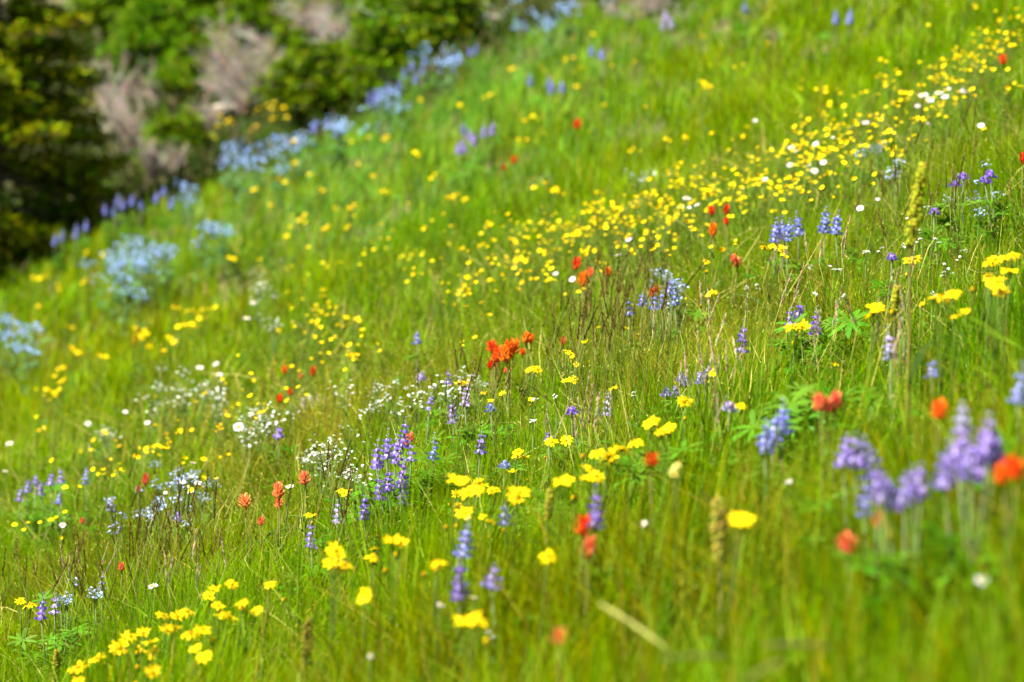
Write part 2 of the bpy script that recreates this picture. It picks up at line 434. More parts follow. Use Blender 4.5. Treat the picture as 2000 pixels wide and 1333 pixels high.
FC1 = [(.014, .026, .001), (.085, .125, .001), (.27, .27, .001)]  # darkest tone, mostly inner needles, deepened for shaded gaps; lightest is young growth
FC2 = [(.022, .055, .001), (.085, .185, .001), (.17, .260, .003)]  # darkest tone lowered likewise, painting dark gaps between lit mounds
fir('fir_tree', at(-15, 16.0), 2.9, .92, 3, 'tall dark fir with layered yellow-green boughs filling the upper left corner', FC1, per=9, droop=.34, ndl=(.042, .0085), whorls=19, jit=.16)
for k, (u, v, w, H, lab) in enumerate([
    (620, 236, 170, .36, 'bright green dwarf conifer mound above the yellow flowers at the brush edge'),
    (745, 190, 130, .34, 'green dwarf conifer beside the dark gap, behind blue lupines'),
    (862, 112, 165, .42, 'rounded green dwarf conifer nearest the top centre at the meadow edge'),
    (385, 190, 100, .30, 'dwarf conifer between grey brush and the pale stone'),
    (345, 325, 80, .20, 'low green conifer sprig at the foot of the tall fir'),
    (300, 165, 160, .50, 'shaded conifer close behind the tall fir'),
    (400, 110, 150, .42, 'green conifer clump above the tan brush near the top edge'),
    (505, 95, 110, .34, 'green dwarf conifer left of the pale grey fan of twigs'),
    (350, 70, 200, .60, 'wide conifer at the top edge beside the tall fir'),
    (575, 150, 70, .20, 'small green conifer between tan brush and the bright mound'),
    (660, 55, 130, .40, 'conifer at the top edge above the pale grey twigs'),
    (770, 70, 130, .40, 'conifer at the top edge left of the rounded conifer'),
    (470, 30, 190, .60, 'conifer behind the clump at the top edge'),
    (590, 20, 170, .60, 'far conifer at the top edge above the bright mound'),
    (720, 0, 180, .60, 'far conifer at the top edge above the dark gap'),
    (950, -10, 120, .30, 'small conifer beyond the fallen grey branch at the top'),
    (240, 60, 150, .7, 'narrow conifer behind the right boughs of the tall fir'),
    (1215, 12, 90, .13, 'small dark conifer at the top edge above the open meadow'),
    (1335, 6, 70, .10, 'small dark conifer at the top edge beside pale twigs'),
    (-60, 300, 260, .9, 'dark conifer cut by the left edge behind the tall fir')]):
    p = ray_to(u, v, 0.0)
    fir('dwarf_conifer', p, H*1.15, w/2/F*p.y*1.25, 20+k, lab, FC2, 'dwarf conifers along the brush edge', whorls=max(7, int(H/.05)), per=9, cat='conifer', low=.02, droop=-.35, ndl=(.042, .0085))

def dead_shrub(base, H, n, seed, label, tone=1., spread=.6):
    rr = random.Random(seed)
    t = thing('dead_shrub', base, label, 'shrub', 'grey dead shrubs at the meadow edge')
    m = MB(); tw = MB()
    col = lambda: tuple(c*tone*rr.uniform(.45, 1.25) for c in (.33, .27, .215))
    def grow(mb, p, d, ln, r, depth):
        pts = [p]; 
        for i in range(4):
            d = (d+Vector((rr.gauss(0, .16), rr.gauss(0, .16), rr.gauss(.02, .12)))).normalized()
            pts.append(pts[-1]+d*(ln/4))
        mb.tube(pts, r*(1.35 if depth else 1), r*.5, col(), 3 if depth else 5, cap=False)
        if depth < 3:
            for i in (1, 2, 3, 4):
                for _ in range(2 if depth == 1 else (1 if depth else 3)):
                    nd = (d+Vector((rr.gauss(0, .55), rr.gauss(0, .55), rr.gauss(.1, .4)))).normalized()
                    grow(tw, pts[i], nd, ln*rr.uniform(.4, .62), r*.5, depth+1)
    for i in range(n):
        az = rr.random()*6.283
        grow(m, Vector((rr.gauss(0, .008), rr.gauss(0, .008), -.03)), Vector((math.cos(az)*spread*1.5, math.sin(az)*spread*1.5, .7)).normalized(), H*rr.uniform(.6, 1), .009*H+.003, 0)
    m.build('stems', M_TWIG, t); tw.build('twigs', M_TWIG, t)['kind'] = 'stuff'
for k, (u, v, H, n, tone, lab) in enumerate([
    (262, 215, .34, 4, 1.0, 'grey bare brush leaning out beside the tall fir'),
    (300, 290, .30, 4, 1.05, 'grey fan of bare twigs under the leaning brush'),
    (320, 345, .20, 4, 1.1, 'pinkish grey twiggy brush low beside the fir, above dark shade'),
    (470, 215, .30, 5, 1.05, 'tan dead brush above the pale stone'),
    (515, 190, .30, 4, 1.0, 'grey brush between the pale stone and the dwarf conifer mound'),
    (590, 118, .34, 4, 1.15, 'pale grey fan of dead twigs near the top edge'),
    (670, 115, .32, 4, 1.15, 'grey dead twigs beside the dark gap between conifers'),
    (815, 165, .14, 3, .9, 'small grey brush under the rounded conifer'),
    (1240, 40, .22, 4, .8, 'dark twiggy brush at the top edge above the open meadow'),
    (1310, 45, .16, 3, 1.0, 'pale twigs at the top edge beside violet flowers'),
    (380, 262, .20, 4, 1.1, 'low tan brush by the dark shade at the meadow edge')]):
    p = ray_to(u, v, 0.0)
    dead_shrub(p-Vector((0, .25, .04)), H*1.3, n, 60+k, lab, tone)

def rock(p, sx, sy, sz, seed, label, mat=None, rz=0):
    rr = np.random.default_rng(seed)
    m = MB(); m.blob(Vector((0, 0, 0)), sx, sy, sz, (1, 1, 1), 9, 16)
    k = rr.normal(0, 1, (5, 3))
    for i, v in enumerate(m.v):
        a = np.array([v[0]/sx, v[1]/sy, v[2]/sz])
        f = 1+.10*sum(math.sin(float(k[j] @ a)*2.2+j) for j in range(5))/2
        a = np.sign(a)*np.abs(a)**.75*f
        m.v[i] = (a[0]*sx, a[1]*sy, a[2]*sz)
    o = m.build('rock', mat or M_ROCK); o.location = p+Vector((0, 0, sz*.35)); o.rotation_euler = (0.1, .15, rz)
    return tag(o, label, 'rock')
rock(ray_to(443, 222, .05), .10, .07, .045, 1, 'flat pale stone catching sun below the tan dead brush')
rock(ray_to(525, 880, .05), .035, .03, .025, 2, 'small whitish stone among tiny white flowers')
rock(ray_to(618, 800, .04), .05, .035, .03, 3, 'tan stone half hidden in dry grass near red paintbrush')
rock(ray_to(1835, 905, .05), .05, .04, .04, 4, 'tan blurred stone behind the large purple lupine clump')
rock(ray_to(1440, 1140, .05), .016, .014, .014, 5, 'small pale stone under the blurred pale yellow spike')
def fallen_branch(u0, v0, u1, v1, r, label, h=.15, seed=1):
    rr = random.Random(seed)
    a, b = ray_to(u0, v0, h), ray_to(u1, v1, h)
    b = Vector(((u1-1000)/F*(a.y+.25), a.y+.25, CAMZ+(666.5-v1)/F*(a.y+.25)))
    t = thing('fallen_branch', a, label, 'branch')
    m = MB(); d = b-a
    m.tube([d*(k/7)+Vector((0, rr.gauss(0, .02), rr.gauss(0, .012))) for k in range(8)], r, r*.5, (.2, .2, .2), 7)
    m.build('limb', M_WOOD, t)
    w = MB()
    for k in range(7):
        s = d*rr.uniform(.15, .95); e = Vector((rr.gauss(0, .12), rr.gauss(0, .1), rr.uniform(-.05, .16)))
        w.tube([s, s+e*.6, s+e], r*.3, r*.12, tuple([.3*rr.uniform(.7, 1.1)]*3), 3)
    w.build('twigs', M_TWIG, t)
fallen_branch(905, 42, 1010, 36, .013, 'grey fallen branch lying beside the rounded conifer at the top', seed=3)
fallen_branch(680, 57, 790, 60, .012, 'thin grey fallen branch in front of the far conifers', .45, seed=4)
fallen_branch(1165, 5, 1240, 28, .012, 'dark fallen branch at the top edge of the meadow', seed=5)

# ------------------------------------------------------------------ flower heads, each built once and shared
def cvar(c, k, rr): return tuple(min(1, x*rr.uniform(1-k, 1+k)) for x in c)
YEL, GOLD = (.66, .475, .001), (.46, .22, .001)
def daisy_meshes(n, r_in, r_out, wid, col, col_in, droop, seed, mat_disc=GOLD, disc_h=.35):
    rr = random.Random(seed); m = MB()
    for k in range(n):
        a = 2*math.pi*(k+rr.uniform(-.25, .25))/n
        d = Vector((math.cos(a), math.sin(a), 0)); sd = Vector((-d.y, d.x, 0))
        ln = (r_out-r_in)*rr.uniform(.82, 1.1); dr = droop+rr.uniform(-.35, .35)
        pts = [d*(r_in*.6+ln*t)+Vector((0, 0, ln*(-dr*t*t+.12*t))) for t in (0, .4, .75, .95, 1.06)]
        sd = (sd+Vector((0, 0, rr.uniform(-.3, .3)))).normalized()
        c = cvar(col, .07, rr)
        m.strip(pts, [wid*.45, wid*.95, wid, wid*.6, 0], sd, col_in if col_in else c, c)
    dm = MB(); dm.blob(Vector((0, 0, r_in*.1)), r_in, r_in, r_in*disc_h*1.6, mat_disc, 4, 10)
    rr2 = random.Random(seed+1)
    for k in range(14):
        a, q = rr2.random()*6.283, r_in*math.sqrt(rr2.random())*.85
        dm.blob(Vector((math.cos(a)*q, math.sin(a)*q, r_in*.55)), r_in*.16, r_in*.16, r_in*.2, cvar(mat_disc, .2, rr2), 1, 4)
    cal = MB(); cal.blob(Vector((0, 0, -r_in*.5)), r_in*.9, r_in*.9, r_in*.7, (.07, .12, .02), 2, 7)
    return m.mesh('petals', M_PETAL), dm.mesh('disc', M_PETAL), cal.mesh('calyx', M_STEM)
ARN = [daisy_meshes(n, .0040, .0150, .0022, YEL, None, dr, 100+i, (.62, .33, .002)) for i, (n, dr) in enumerate(((9, .0), (10, .3), (8, .55), (11, .1)))]
_b = MB(); _b.blob(Vector((0, 0, .002)), .0034, .0034, .0042, (.50, .30, .002), 3, 7); _b.blob(Vector((0, 0, -.0015)), .0034, .0034, .003, (.09, .13, .01), 2, 7); _b.tube([Vector((0, 0, -.06)), Vector((0, 0, -.003))], .0007, .0008, (.09, .13, .01), 3)
BUDY = _b.mesh('bud', M_PETAL)
WHD = [daisy_meshes(34, .0042, .0112, .0007, (.72, .70, .71), None, dr, 130+i, (.75, .45, .01)) for i, dr in enumerate((.0, .12, -.1))]
PKD = [daisy_meshes(34, .0042, .0112, .0007, (.78, .62, .78), None, dr, 140+i, (.70, .45, .01)) for i, dr in enumerate((-.2, .1))]
def cinq_mesh(seed):
    rr = random.Random(seed); m = MB(); cup = rr.uniform(.2, 1.9); base = [(.66, .50, .001), (.70, .55, .004), (.56, .37, .001), (.62, .48, .001), (.48, .36, .002), (.68, .52, .001)][seed % 6]; wd = rr.uniform(.8, 1.1)
    for k in range(5):
        a = 2*math.pi*(k+rr.uniform(-.1, .1))/5
        d = Vector((math.cos(a), math.sin(a), 0)); sd = Vector((-d.y, d.x, 0)); c = cvar(base, .12, rr)
        m.strip([d*(.0078*t)+Vector((0, 0, .0040*t*t*cup*rr.uniform(.5, 1.3))) for t in (.08, .45, .85, 1.)], [.0012, .0040*wd, .0044*wd, .0020*wd], sd, c)
    m.blob(Vector((0, 0, .0006)), .0020, .0020, .0014, (.70, .42, .003), 2, 6)
    return m.mesh('flower_head', M_PETAL)
CINQ = [cinq_mesh(i) for i in range(12)]
def stem_line(h, bend, n=6):
    return [Vector((math.sin(math.pi*t)*bend, .3*bend*math.sin(2*math.pi*t), h*t)) for t in [k/(n-1) for k in range(n)]]
CST = []
for i in range(4):
    m = MB(); m.tube(stem_line(1, (.06, -.05, .03, -.08)[i]), .0011, .0007, (.075, .12, .015), 4); CST.append(m.mesh('stem', M_STEM))
def leaf_mesh(ln, w, col, arch=.5, n=5):
    m = MB(); pts = [Vector((ln*t, 0, ln*(.5*t-arch*t*t))) for t in [k/n for k in range(n+1)]]
    m.strip(pts, [w*math.sin(math.pi*min(.97, .12+.86*k/n))**.8*(1 if k < n else 0) for k in range(n+1)], Vector((0, 1, 0)), col)
    return m.mesh('leaf', M_LEAF)
LANCE = [leaf_mesh(.085, .0085, (.065, .125, .012)), leaf_mesh(.065, .010, (.08, .13, .010)), leaf_mesh(.10, .007, (.06, .12, .02))]
BROAD = [leaf_mesh(.10, .017, (.075, .155, .045)), leaf_mesh(.085, .015, (.085, .16, .05))]
def palmate(seed, ln, col):
    rr = random.Random(seed); m = MB()
    for k in range(8):
        a = math.radians(-150+300*k/7+rr.uniform(-8, 8)); d = Vector((math.cos(a), math.sin(a), rr.uniform(.05, .45))).normalized(); sd = Vector((-math.sin(a), math.cos(a), .1))
        c = cvar(col, .15, rr); l = ln*rr.uniform(.8, 1.1)
        m.strip([d*(l*t)+Vector((0, 0, -.2*l*t*t)) for t in (0, .3, .6, .85, 1)], [.0008, ln*.085, ln*.105, ln*.07, 0], sd, c)
    return m.mesh('leaf', M_LEAF)
PALM = [palmate(i, l, c) for i, (l, c) in enumerate(((.035, (.065, .165, .006)), (.042, (.07, .18, .006)), (.030, (.09, .17, .012))))]
# paintbrush head: upright lobed bracts in a ragged tuft
def paint_mesh(seed, col, flare):
    rr = random.Random(seed); m = MB()
    for ring, (z, n, ln, out) in enumerate(((0, 6, .017, .75), (.007, 6, .018, .55), (.014, 5, .017, .35), (.020, 4, .015, .15))):
        for k in range(n):
            a = 6.283*(k+.5*ring+rr.uniform(-.2, .2))/n
            d = Vector((math.cos(a), math.sin(a), 0)); sd = Vector((-d.y, d.x, 0))
            for lobe in (-.55, 0, .55):
                l = ln*(1. if lobe == 0 else .72)*rr.uniform(.85, 1.15); o = out*flare
                dd = (d*o+sd*lobe*.55+Vector((0, 0, 1))).normalized()
                c = cvar(col, .14, rr)
                m.strip([Vector((0, 0, z))+d*.003+dd*(l*t)+d*(.004*flare*t*t) for t in (0, .4, .8, 1.)], [.0012, .0021, .0020, .0007], sd, tuple(.6*x+.4*y for x, y in zip(c, (.16, .10, .01))), c)
    m.tube([Vector((0, 0, -.004)), Vector((0, 0, .022))], .003, .002, (.25, .06, .01), 5)
    return m.mesh('flower_head', M_PETAL)
RED, ORG, COR = (.78, .075, .009), (.80, .19, .012), (.78, .17, .075)
PAINT = {'red': [paint_mesh(i, RED, f) for i, f in enumerate((.8, 1.1, 1.4))], 'orange': [paint_mesh(10+i, ORG, f) for i, f in enumerate((.9, 1.2))], 'coral': [paint_mesh(20+i, COR, f) for i, f in enumerate((.9, 1.5))]}
# lupine floret: an upright banner, two wings closing below it, a small calyx
def floret_mesh(seed, col, tip):
    rr = random.Random(seed); m = MB()
    X, Z = Vector((1, 0, 0)), Vector((0, 0, 1)); Y = Vector((0, 1, 0))
    m.strip([X*.001, X*.003+Z*.003, X*.0035+Z*.0065, X*.002+Z*.009], [.0015, .0036, .0036, .0012], Y, tip, col)
    for s in (-1, 1):
        m.strip([X*.001+Y*s*.001, X*.005+Y*s*.0026+Z*.0005, X*.009+Y*s*.0018, X*.0112+Y*s*.0003-Z*.0003], [.001, .0028, .0026, .0004], (Z+Y*s*.35).normalized(), col, cvar(col, .1, rr))
    m.blob(X*.0008, .0016, .0014, .0016, (.10, .10, .09), 1, 5)
    return m.mesh('floret', M_PETAL)
PUR, PBL, VIO, PLI = (.25, .125, .50), (.23, .25, .56), (.34, .22, .56), (.44, .40, .60)
FLO = {k: [floret_mesh(i, c, (.62, .56, .74)), floret_mesh(i+3, cvar(c, .15, R), tuple(.5*x+.3 for x in c))] for i, (k, c) in enumerate((('purple', PUR), ('blue', PBL), ('violet', VIO), ('lilac', PLI)))}
BUD = {}
for k, c in (('purple', PUR), ('blue', PBL), ('violet', VIO), ('lilac', PLI)):
    m = MB(); m.blob(Vector((.003, 0, 0)), .0028, .0016, .0018, tuple(.45*x+.55*y for x, y in zip(c, (.35, .36, .40))), 1, 5); BUD[k] = m.mesh('floret', M_PETAL)
def spike_parts(rr, ln, kind, bare=0.):
    """Places of the florets on a lupine spike of length ln: (matrix, is it a bud)."""
    out = []; nw = max(4, int(ln/.0085))
    for w in range(nw):
        f = w/(nw-1); n = 5 if f < .75 else 4
        for k in range(n):
            if rr.random() < bare: continue
            a = 6.283*k/n+w*.7+rr.uniform(-.25, .25); s = (1.05-.45*f)*rr.uniform(.85, 1.1)
            M = Matrix.Translation((0, 0, ln*f+rr.uniform(-.002, .002))) @ Matrix.Rotation(a, 4, 'Z') @ Matrix.Translation((.004*(1-f*.7), 0, 0)) @ Matrix.Rotation(-.25-.8*f*f+rr.uniform(-.2, .2), 4, 'Y') @ Matrix.Scale(s, 4)
            out.append((M, f > .78))
    return out
def join_at(items, name, mat):
    """One mesh from copies of shared meshes at given matrices."""
    V, Fq, C, o = [], [], [], 0
    for me, M in items:
        n = len(me.vertices); a = np.empty(n*3, np.float32); me.vertices.foreach_get('co', a); a = a.reshape(-1, 3)
        m = np.array(M); V.append(a @ m[:3, :3].T+m[:3, 3])
        c = np.empty(n*4, np.float32); me.color_attributes['col'].data.foreach_get('color', c); C.append(c.reshape(-1, 4))
        Fq.extend([tuple(i+o for i in p.vertices) for p in me.polygons]); o += n
    b = MB(); b.v = [tuple(x) for x in np.concatenate(V)]; b.f = Fq; b.c = [tuple(x) for x in np.concatenate(C)]
    return b.mesh(name, mat)

# ------------------------------------------------------------------ placing plants
def look(o, rr, tilt=.55, cone=.35):
    """Turn a flower face up and partly towards the open side of the slope."""
    d = Vector((rr.gauss(-.12, cone), -tilt+rr.gauss(0, cone), 1)).normalized()
    o.rotation_euler = (d.to_track_quat('Z', 'Y').to_matrix() @ Matrix.Rotation(rr.random()*6.283, 3, 'Z')).to_euler()
def put_leaves(t, meshes, n, h0, h1, rr, sc=1.):
    for k in range(n):
        o = link('leaf', rr.choice(meshes), t)
        o.location = (rr.gauss(0, .003), rr.gauss(0, .003), rr.uniform(h0, h1)); o.rotation_euler = (rr.uniform(-.3, .3), rr.uniform(-.7, .1), rr.random()*6.283)
        o.scale = [sc*rr.uniform(.8, 1.2)]*3
ORD = 'first second third fourth fifth sixth seventh eighth ninth tenth eleventh twelfth thirteenth fourteenth fifteenth'.split()
def row_labels(base, pts, rows):
    """Labels by row from the top and place from the left."""
    idx = sorted(range(len(pts)), key=lambda i: pts[i][1]); n = math.ceil(len(pts)/rows); out = {}
    for r in range(rows):
        row = sorted(idx[r*n:(r+1)*n], key=lambda i: pts[i][0])
        for k, i in enumerate(row):
            out[i] = base+', '+ORD[k]+' from left'+((', '+ORD[r]+' row down') if rows > 1 else '')
    return out
def daisy_plant(name, heads, H, label, cat, sets, size=1., group=None, leaves=2, tilt=.55, stem_col=(.085, .13, .02)):
    rr = random.Random(int(heads[0][0]*7+heads[0][1]*13))
    p0 = ray_to(heads[0][0], heads[0][1], H)
    P = [p0]
    for (u, v) in heads[1:]:
        y = p0.y+rr.uniform(-.03, .03); P.append(Vector(((u-1000)/F*y, y, CAMZ+(666.5-v)/F*y)))
    cx = sum(p.x for p in P)/len(P)*.6+p0.x*.4-.01; cyy = p0.y+.01
    base = Vector((cx, cyy, gz(cx, cyy)-.01))
    t = thing(name, base, label, cat, group)
    m = MB(); L0 = min(p.z for p in P)-base.z; fork = Vector((rr.gauss(0, .006), rr.gauss(0, .006), max(.04, L0*.55)))
    m.tube([Vector((0, 0, 0)), fork*.5+Vector((.004, 0, 0)), fork], .0019, .0015, stem_col, 5)
    for p in P:
        q = p-base; mid = (fork+q)*.5+Vector(((q.x-fork.x)*.12, 0, (q.z-fork.z)*.06))
        m.tube([fork, mid, q-Vector((0, 0, .002))], .0014, .0009, stem_col, 4)
    m.build('stem', M_STEM, t)
    for p in P:
        pm, dm, cm = rr.choice(sets); s = size*rr.uniform(.72, 1.12)
        o = link('flower_head', pm, t); o.location = p-base; o.scale = (s, s, s); look(o, rr, tilt)
        link('disc', dm, o); link('calyx', cm, o)
    if name == 'yellow_ragwort':
        for k in range(rr.choice((0, 1, 1, 2))):
            o = link('bud', BUDY, t); q = rr.choice(P)-base; o.location = q+Vector((rr.gauss(0, .022), rr.gauss(0, .01), rr.uniform(-.035, -.008))); o.scale = [size*rr.uniform(.7, 1.1)]*3
    put_leaves(t, LANCE, leaves, .03, L0*.5, rr)
    return t
def lupine(spikes, H, label, kind='purple', ln=.07, size=1., group=None, leaves=6, hero=False, bare=.08, cat='lupine', name='lupine'):
    """spikes: photograph pixels of the middle of each spike."""
    rr = random.Random(int(spikes[0][0]*3+spikes[0][1]*5))
    p0 = ray_to(spikes[0][0], spikes[0][1], H); P = [p0]
    for (u, v) in spikes[1:]:
        y = p0.y+rr.uniform(-.05, .05); P.append(Vector(((u-1000)/F*y, y, CAMZ+(666.5-v)/F*y)))
    cx = sum(p.x for p in P)/len(P); base = Vector((cx, p0.y+.01, gz(cx, p0.y+.01)-.01))
    t = thing(name, base, label, cat, group)
    st = MB()
    for p in P:
        q = p-base; lean = Vector((rr.uniform(-.12, .16), rr.uniform(-.1, .1), 1)).normalized()
        L = ln*rr.uniform(.85, 1.12); foot = q-lean*(L*.5)
        r0 = Vector((rr.gauss(0, .008), rr.gauss(0, .008), 0))
        st.tube([r0, r0.lerp(foot, .5)+Vector((rr.gauss(0, .004), 0, 0)), foot], .0022, .0018, (.10, .13, .05), 5)
        ax = MB(); ax.tube([Vector((0, 0, -.004)), Vector((0, 0, L*.5)), Vector((0, 0, L))], .0017, .0008, (.13, .14, .09), 4)
        parts = spike_parts(rr, L, kind, bare)
        rot = lean.to_track_quat('Z', 'Y')
        if hero:
            o = ax.build('flower_spike', M_STEM, t)
            for M, bud in parts:
                f = link('floret', BUD[kind] if bud else rr.choice(FLO[kind]), o); f.matrix_local = M @ Matrix.Scale(size, 4)
        else:
            o = link('flower_spike', join_at([(BUD[kind] if bud else rr.choice(FLO[kind]), M @ Matrix.Scale(size, 4)) for M, bud in parts]+[(ax.mesh('axis', M_STEM), Matrix())], 'flower_spike', M_PETAL), t)
        o.location = foot; o.rotation_mode = 'QUATERNION'; o.rotation_quaternion = rot
    low = (p0-base).z
    for k in range(leaves):
        a = rr.random()*6.283; r = rr.uniform(.01, .07); h = rr.uniform(.3, .85)*max(.08, low-ln*.6)
        e = Vector((math.cos(a)*r, math.sin(a)*r, h))
        st.tube([Vector((0, 0, h*.3)), e*.6+Vector((0, 0, h*.3)), e], .0011, .0008, (.08, .13, .03), 3, cap=False)
        o = link('leaf', rr.choice(PALM), t); o.location = e; o.rotation_euler = (rr.uniform(-.5, .5), rr.uniform(-.5, .5), a); o.scale = [rr.uniform(.8, 1.25)*max(1, size)]*3
    st.build('stem', M_STEM, t)
    return t
def paintbrush(u, v, H, label, col='red', size=1., extra=(), group=None):
    rr = random.Random(int(u*11+v)); p0 = ray_to(u, v, H); P = [p0]
    for (a, b) in extra:
        y = p0.y+rr.uniform(-.02, .02); P.append(Vector(((a-1000)/F*y, y, CAMZ+(666.5-b)/F*y)))
    base = Vector((p0.x, p0.y+.008, gz(p0.x, p0.y+.008)-.01))
    t = thing('paintbrush', base, label, 'paintbrush', group); m = MB()
    for p in P:
        q = p-base-Vector((0, 0, .014*size)); r0 = Vector((rr.gauss(0, .004), rr.gauss(0, .004), 0))
        m.tube([r0, r0.lerp(q, .5)+Vector((rr.gauss(0, .004), 0, 0)), q], .0019, .0015, (.10, .10, .02), 5)
        o = link('flower_head', rr.choice(PAINT[col]), t); o.location = q; s = size*rr.uniform(.9, 1.12); o.scale = (s, s, s*rr.uniform(.9, 1.15)); o.rotation_euler = (rr.uniform(-.15, .15), rr.uniform(-.15, .15), rr.random()*6.28)
    m.build('stem', M_STEM, t); put_leaves(t, LANCE, 4, .06, (p0-base).z*.8, rr, .55)
    return t
TINY = {}
def tiny_cluster(key, n, spread, h, col, r, seed, bell=False):
    rr = random.Random(seed); fl = MB(); st = MB()
    for k in range(n):
        a = rr.random()*6.283; q = spread*math.sqrt(rr.random())
        p = Vector((math.cos(a)*q, math.sin(a)*q, rr.uniform(-h, h)))
        st.tube([Vector((0, 0, -h*1.5-.02)), p*.5+Vector((0, 0, -h*.4)), p], .0008, .0006, (.09, .13, .03), 3, cap=False)
        c = cvar(col, .12, rr)
        if bell:
            ax = Vector((rr.gauss(0, .5), rr.gauss(0, .5), -.6)).normalized(); o = ax.orthogonal().normalized(); b = ax.cross(o)
            V = [p]; 
            for ring, (tt, rad) in enumerate(((.35, .35), (.75, .45), (1., .8))):
                V += [p+ax*(r*2.6*tt)+(o*math.cos(j*1.2566)+b*math.sin(j*1.2566))*(r*rad) for j in range(5)]
            Fa = [(0, 1+j, 1+(j+1) % 5) for j in range(5)]+[(1+i*5+j, 6+i*5+j, 6+i*5+(j+1) % 5, 1+i*5+(j+1) % 5) for i in range(2) for j in range(5)]
            fl.add(V, Fa, c)
        else:
            ax = Vector((rr.gauss(0, .35), -.35+rr.gauss(0, .35), 1)).normalized(); o = ax.orthogonal().normalized(); b = ax.cross(o)
            for j in range(5):
                d = o*math.cos(j*1.2566)+b*math.sin(j*1.2566); sd = ax.cross(d)
                fl.strip([p, p+d*r*.6+ax*r*.1, p+d*r], [r*.12, r*.44, r*.2], sd, c)
            fl.blob(p+ax*r*.08, r*.2, r*.2, r*.15, (.7, .55, .08), 1, 4)
    TINY.setdefault(key, []).append((fl.mesh('flower_cluster', M_PETAL), st.mesh('flower_stalks', M_STEM)))
for i in range(3):
    tiny_cluster('white', 4, .022, .016, (.72, .72, .66), .0038, 300+i)
    tiny_cluster('forget', 9, .020, .012, (.32, .40, .62), .0040, 310+i)
    tiny_cluster('bell', 7, .042, .028, (.34, .48, .80), .0054, 320+i, True)
    tiny_cluster('starw', 4, .010, .006, (.85, .85, .84), .0044, 330+i)
def cluster_plant(key, name, u, v, H, label, cat, group=None, size=1., leaves=3, lm=None, ncl=1):
    rr = random.Random(int(u*17+v*3)); p = ray_to(u, v, H); base = Vector((p.x+rr.gauss(0, .006), p.y+.005, gz(p.x, p.y+.005)-.01))
    t = thing(name, base, label, cat, group); m = MB()
    for k in range(ncl):
        q = p-base+(Vector((rr.gauss(0, .035), rr.gauss(0, .03), rr.gauss(-.01, .02))) if k else Vector())
        fm, sm = rr.choice(TINY[key]); s = size*rr.uniform(.85, 1.15)
        o = link('flower_cluster', fm, t); o['kind'] = 'stuff'; o.location = q; o.scale = (s, s, s); o.rotation_euler = (0, 0, rr.random()*6.28)
        link('flower_stalks', sm, o)
        m.tube([Vector((0, 0, 0)), q*.5+Vector((rr.gauss(0, .004), 0, 0)), q-Vector((0, 0, .03))], .0015, .0011, (.085, .13, .03), 4)
    m.build('stem', M_STEM, t); put_leaves(t, lm or LANCE, leaves, .03, max(.05, (p-base).z*.75), rr, .8)
    return t

# ------------------------------------------------------------------ yellow ragwort and arnica heads that can be picked out
Yl = 'yellow ragwort'
def yel(heads, label, H=.24, size=1., group=None, leaves=2): daisy_plant('yellow_ragwort', heads, H, label, 'yellow flower', ARN, size, group, leaves)
G1 = 'yellow ragwort in the lower left cluster'
for hd, lab in [
    ([(452, 1141), (408, 1164), (420, 1150)], 'yellow ragwort forming the top of the lower left yellow cluster'),
    ([(473, 1176), (501, 1192)], 'two-headed yellow ragwort on the right side of the lower left yellow cluster'),
    ([(426, 1183), (436, 1199), (446, 1205)], 'three close yellow heads under the top of the lower left cluster'),
    ([(317, 1202), (347, 1204), (364, 1194)], 'row of three yellow heads in the upper middle of the lower left cluster'),
    ([(340, 1226), (325, 1230)], 'bright double yellow head at the middle of the lower left cluster'),
    ([(254, 1243), (280, 1236), (245, 1247)], 'low row of yellow heads at the left of the lower left cluster'),
    ([(233, 1265)], 'single yellow ragwort head left of the paired heads, lower left'),
    ([(293, 1255), (296, 1274)], 'two yellow heads one above the other in the lower left cluster'),
    ([(371, 1238), (396, 1230)], 'pair of yellow heads right of the bright double head, lower left'),
    ([(380, 1267), (398, 1283)], 'pair of yellow heads lowest on the right of the lower left cluster'),
    ([(189, 1286)], 'wide yellow ragwort head seen from the side near the bottom left'),
    ([(153, 1304)], 'yellow ragwort head second from the bottom left corner'),
    ([(298, 1313)], 'wide yellow ragwort head at the bottom of the lower left cluster'),
    ([(154, 1330)], 'yellow ragwort head cut by the bottom edge at the left'),
    ([(527, 1141)], 'lone round yellow head right of the lower left cluster')]:
    yel(hd, lab, .27, 1.28, G1)
G2 = 'yellow ragwort along the middle of the meadow'
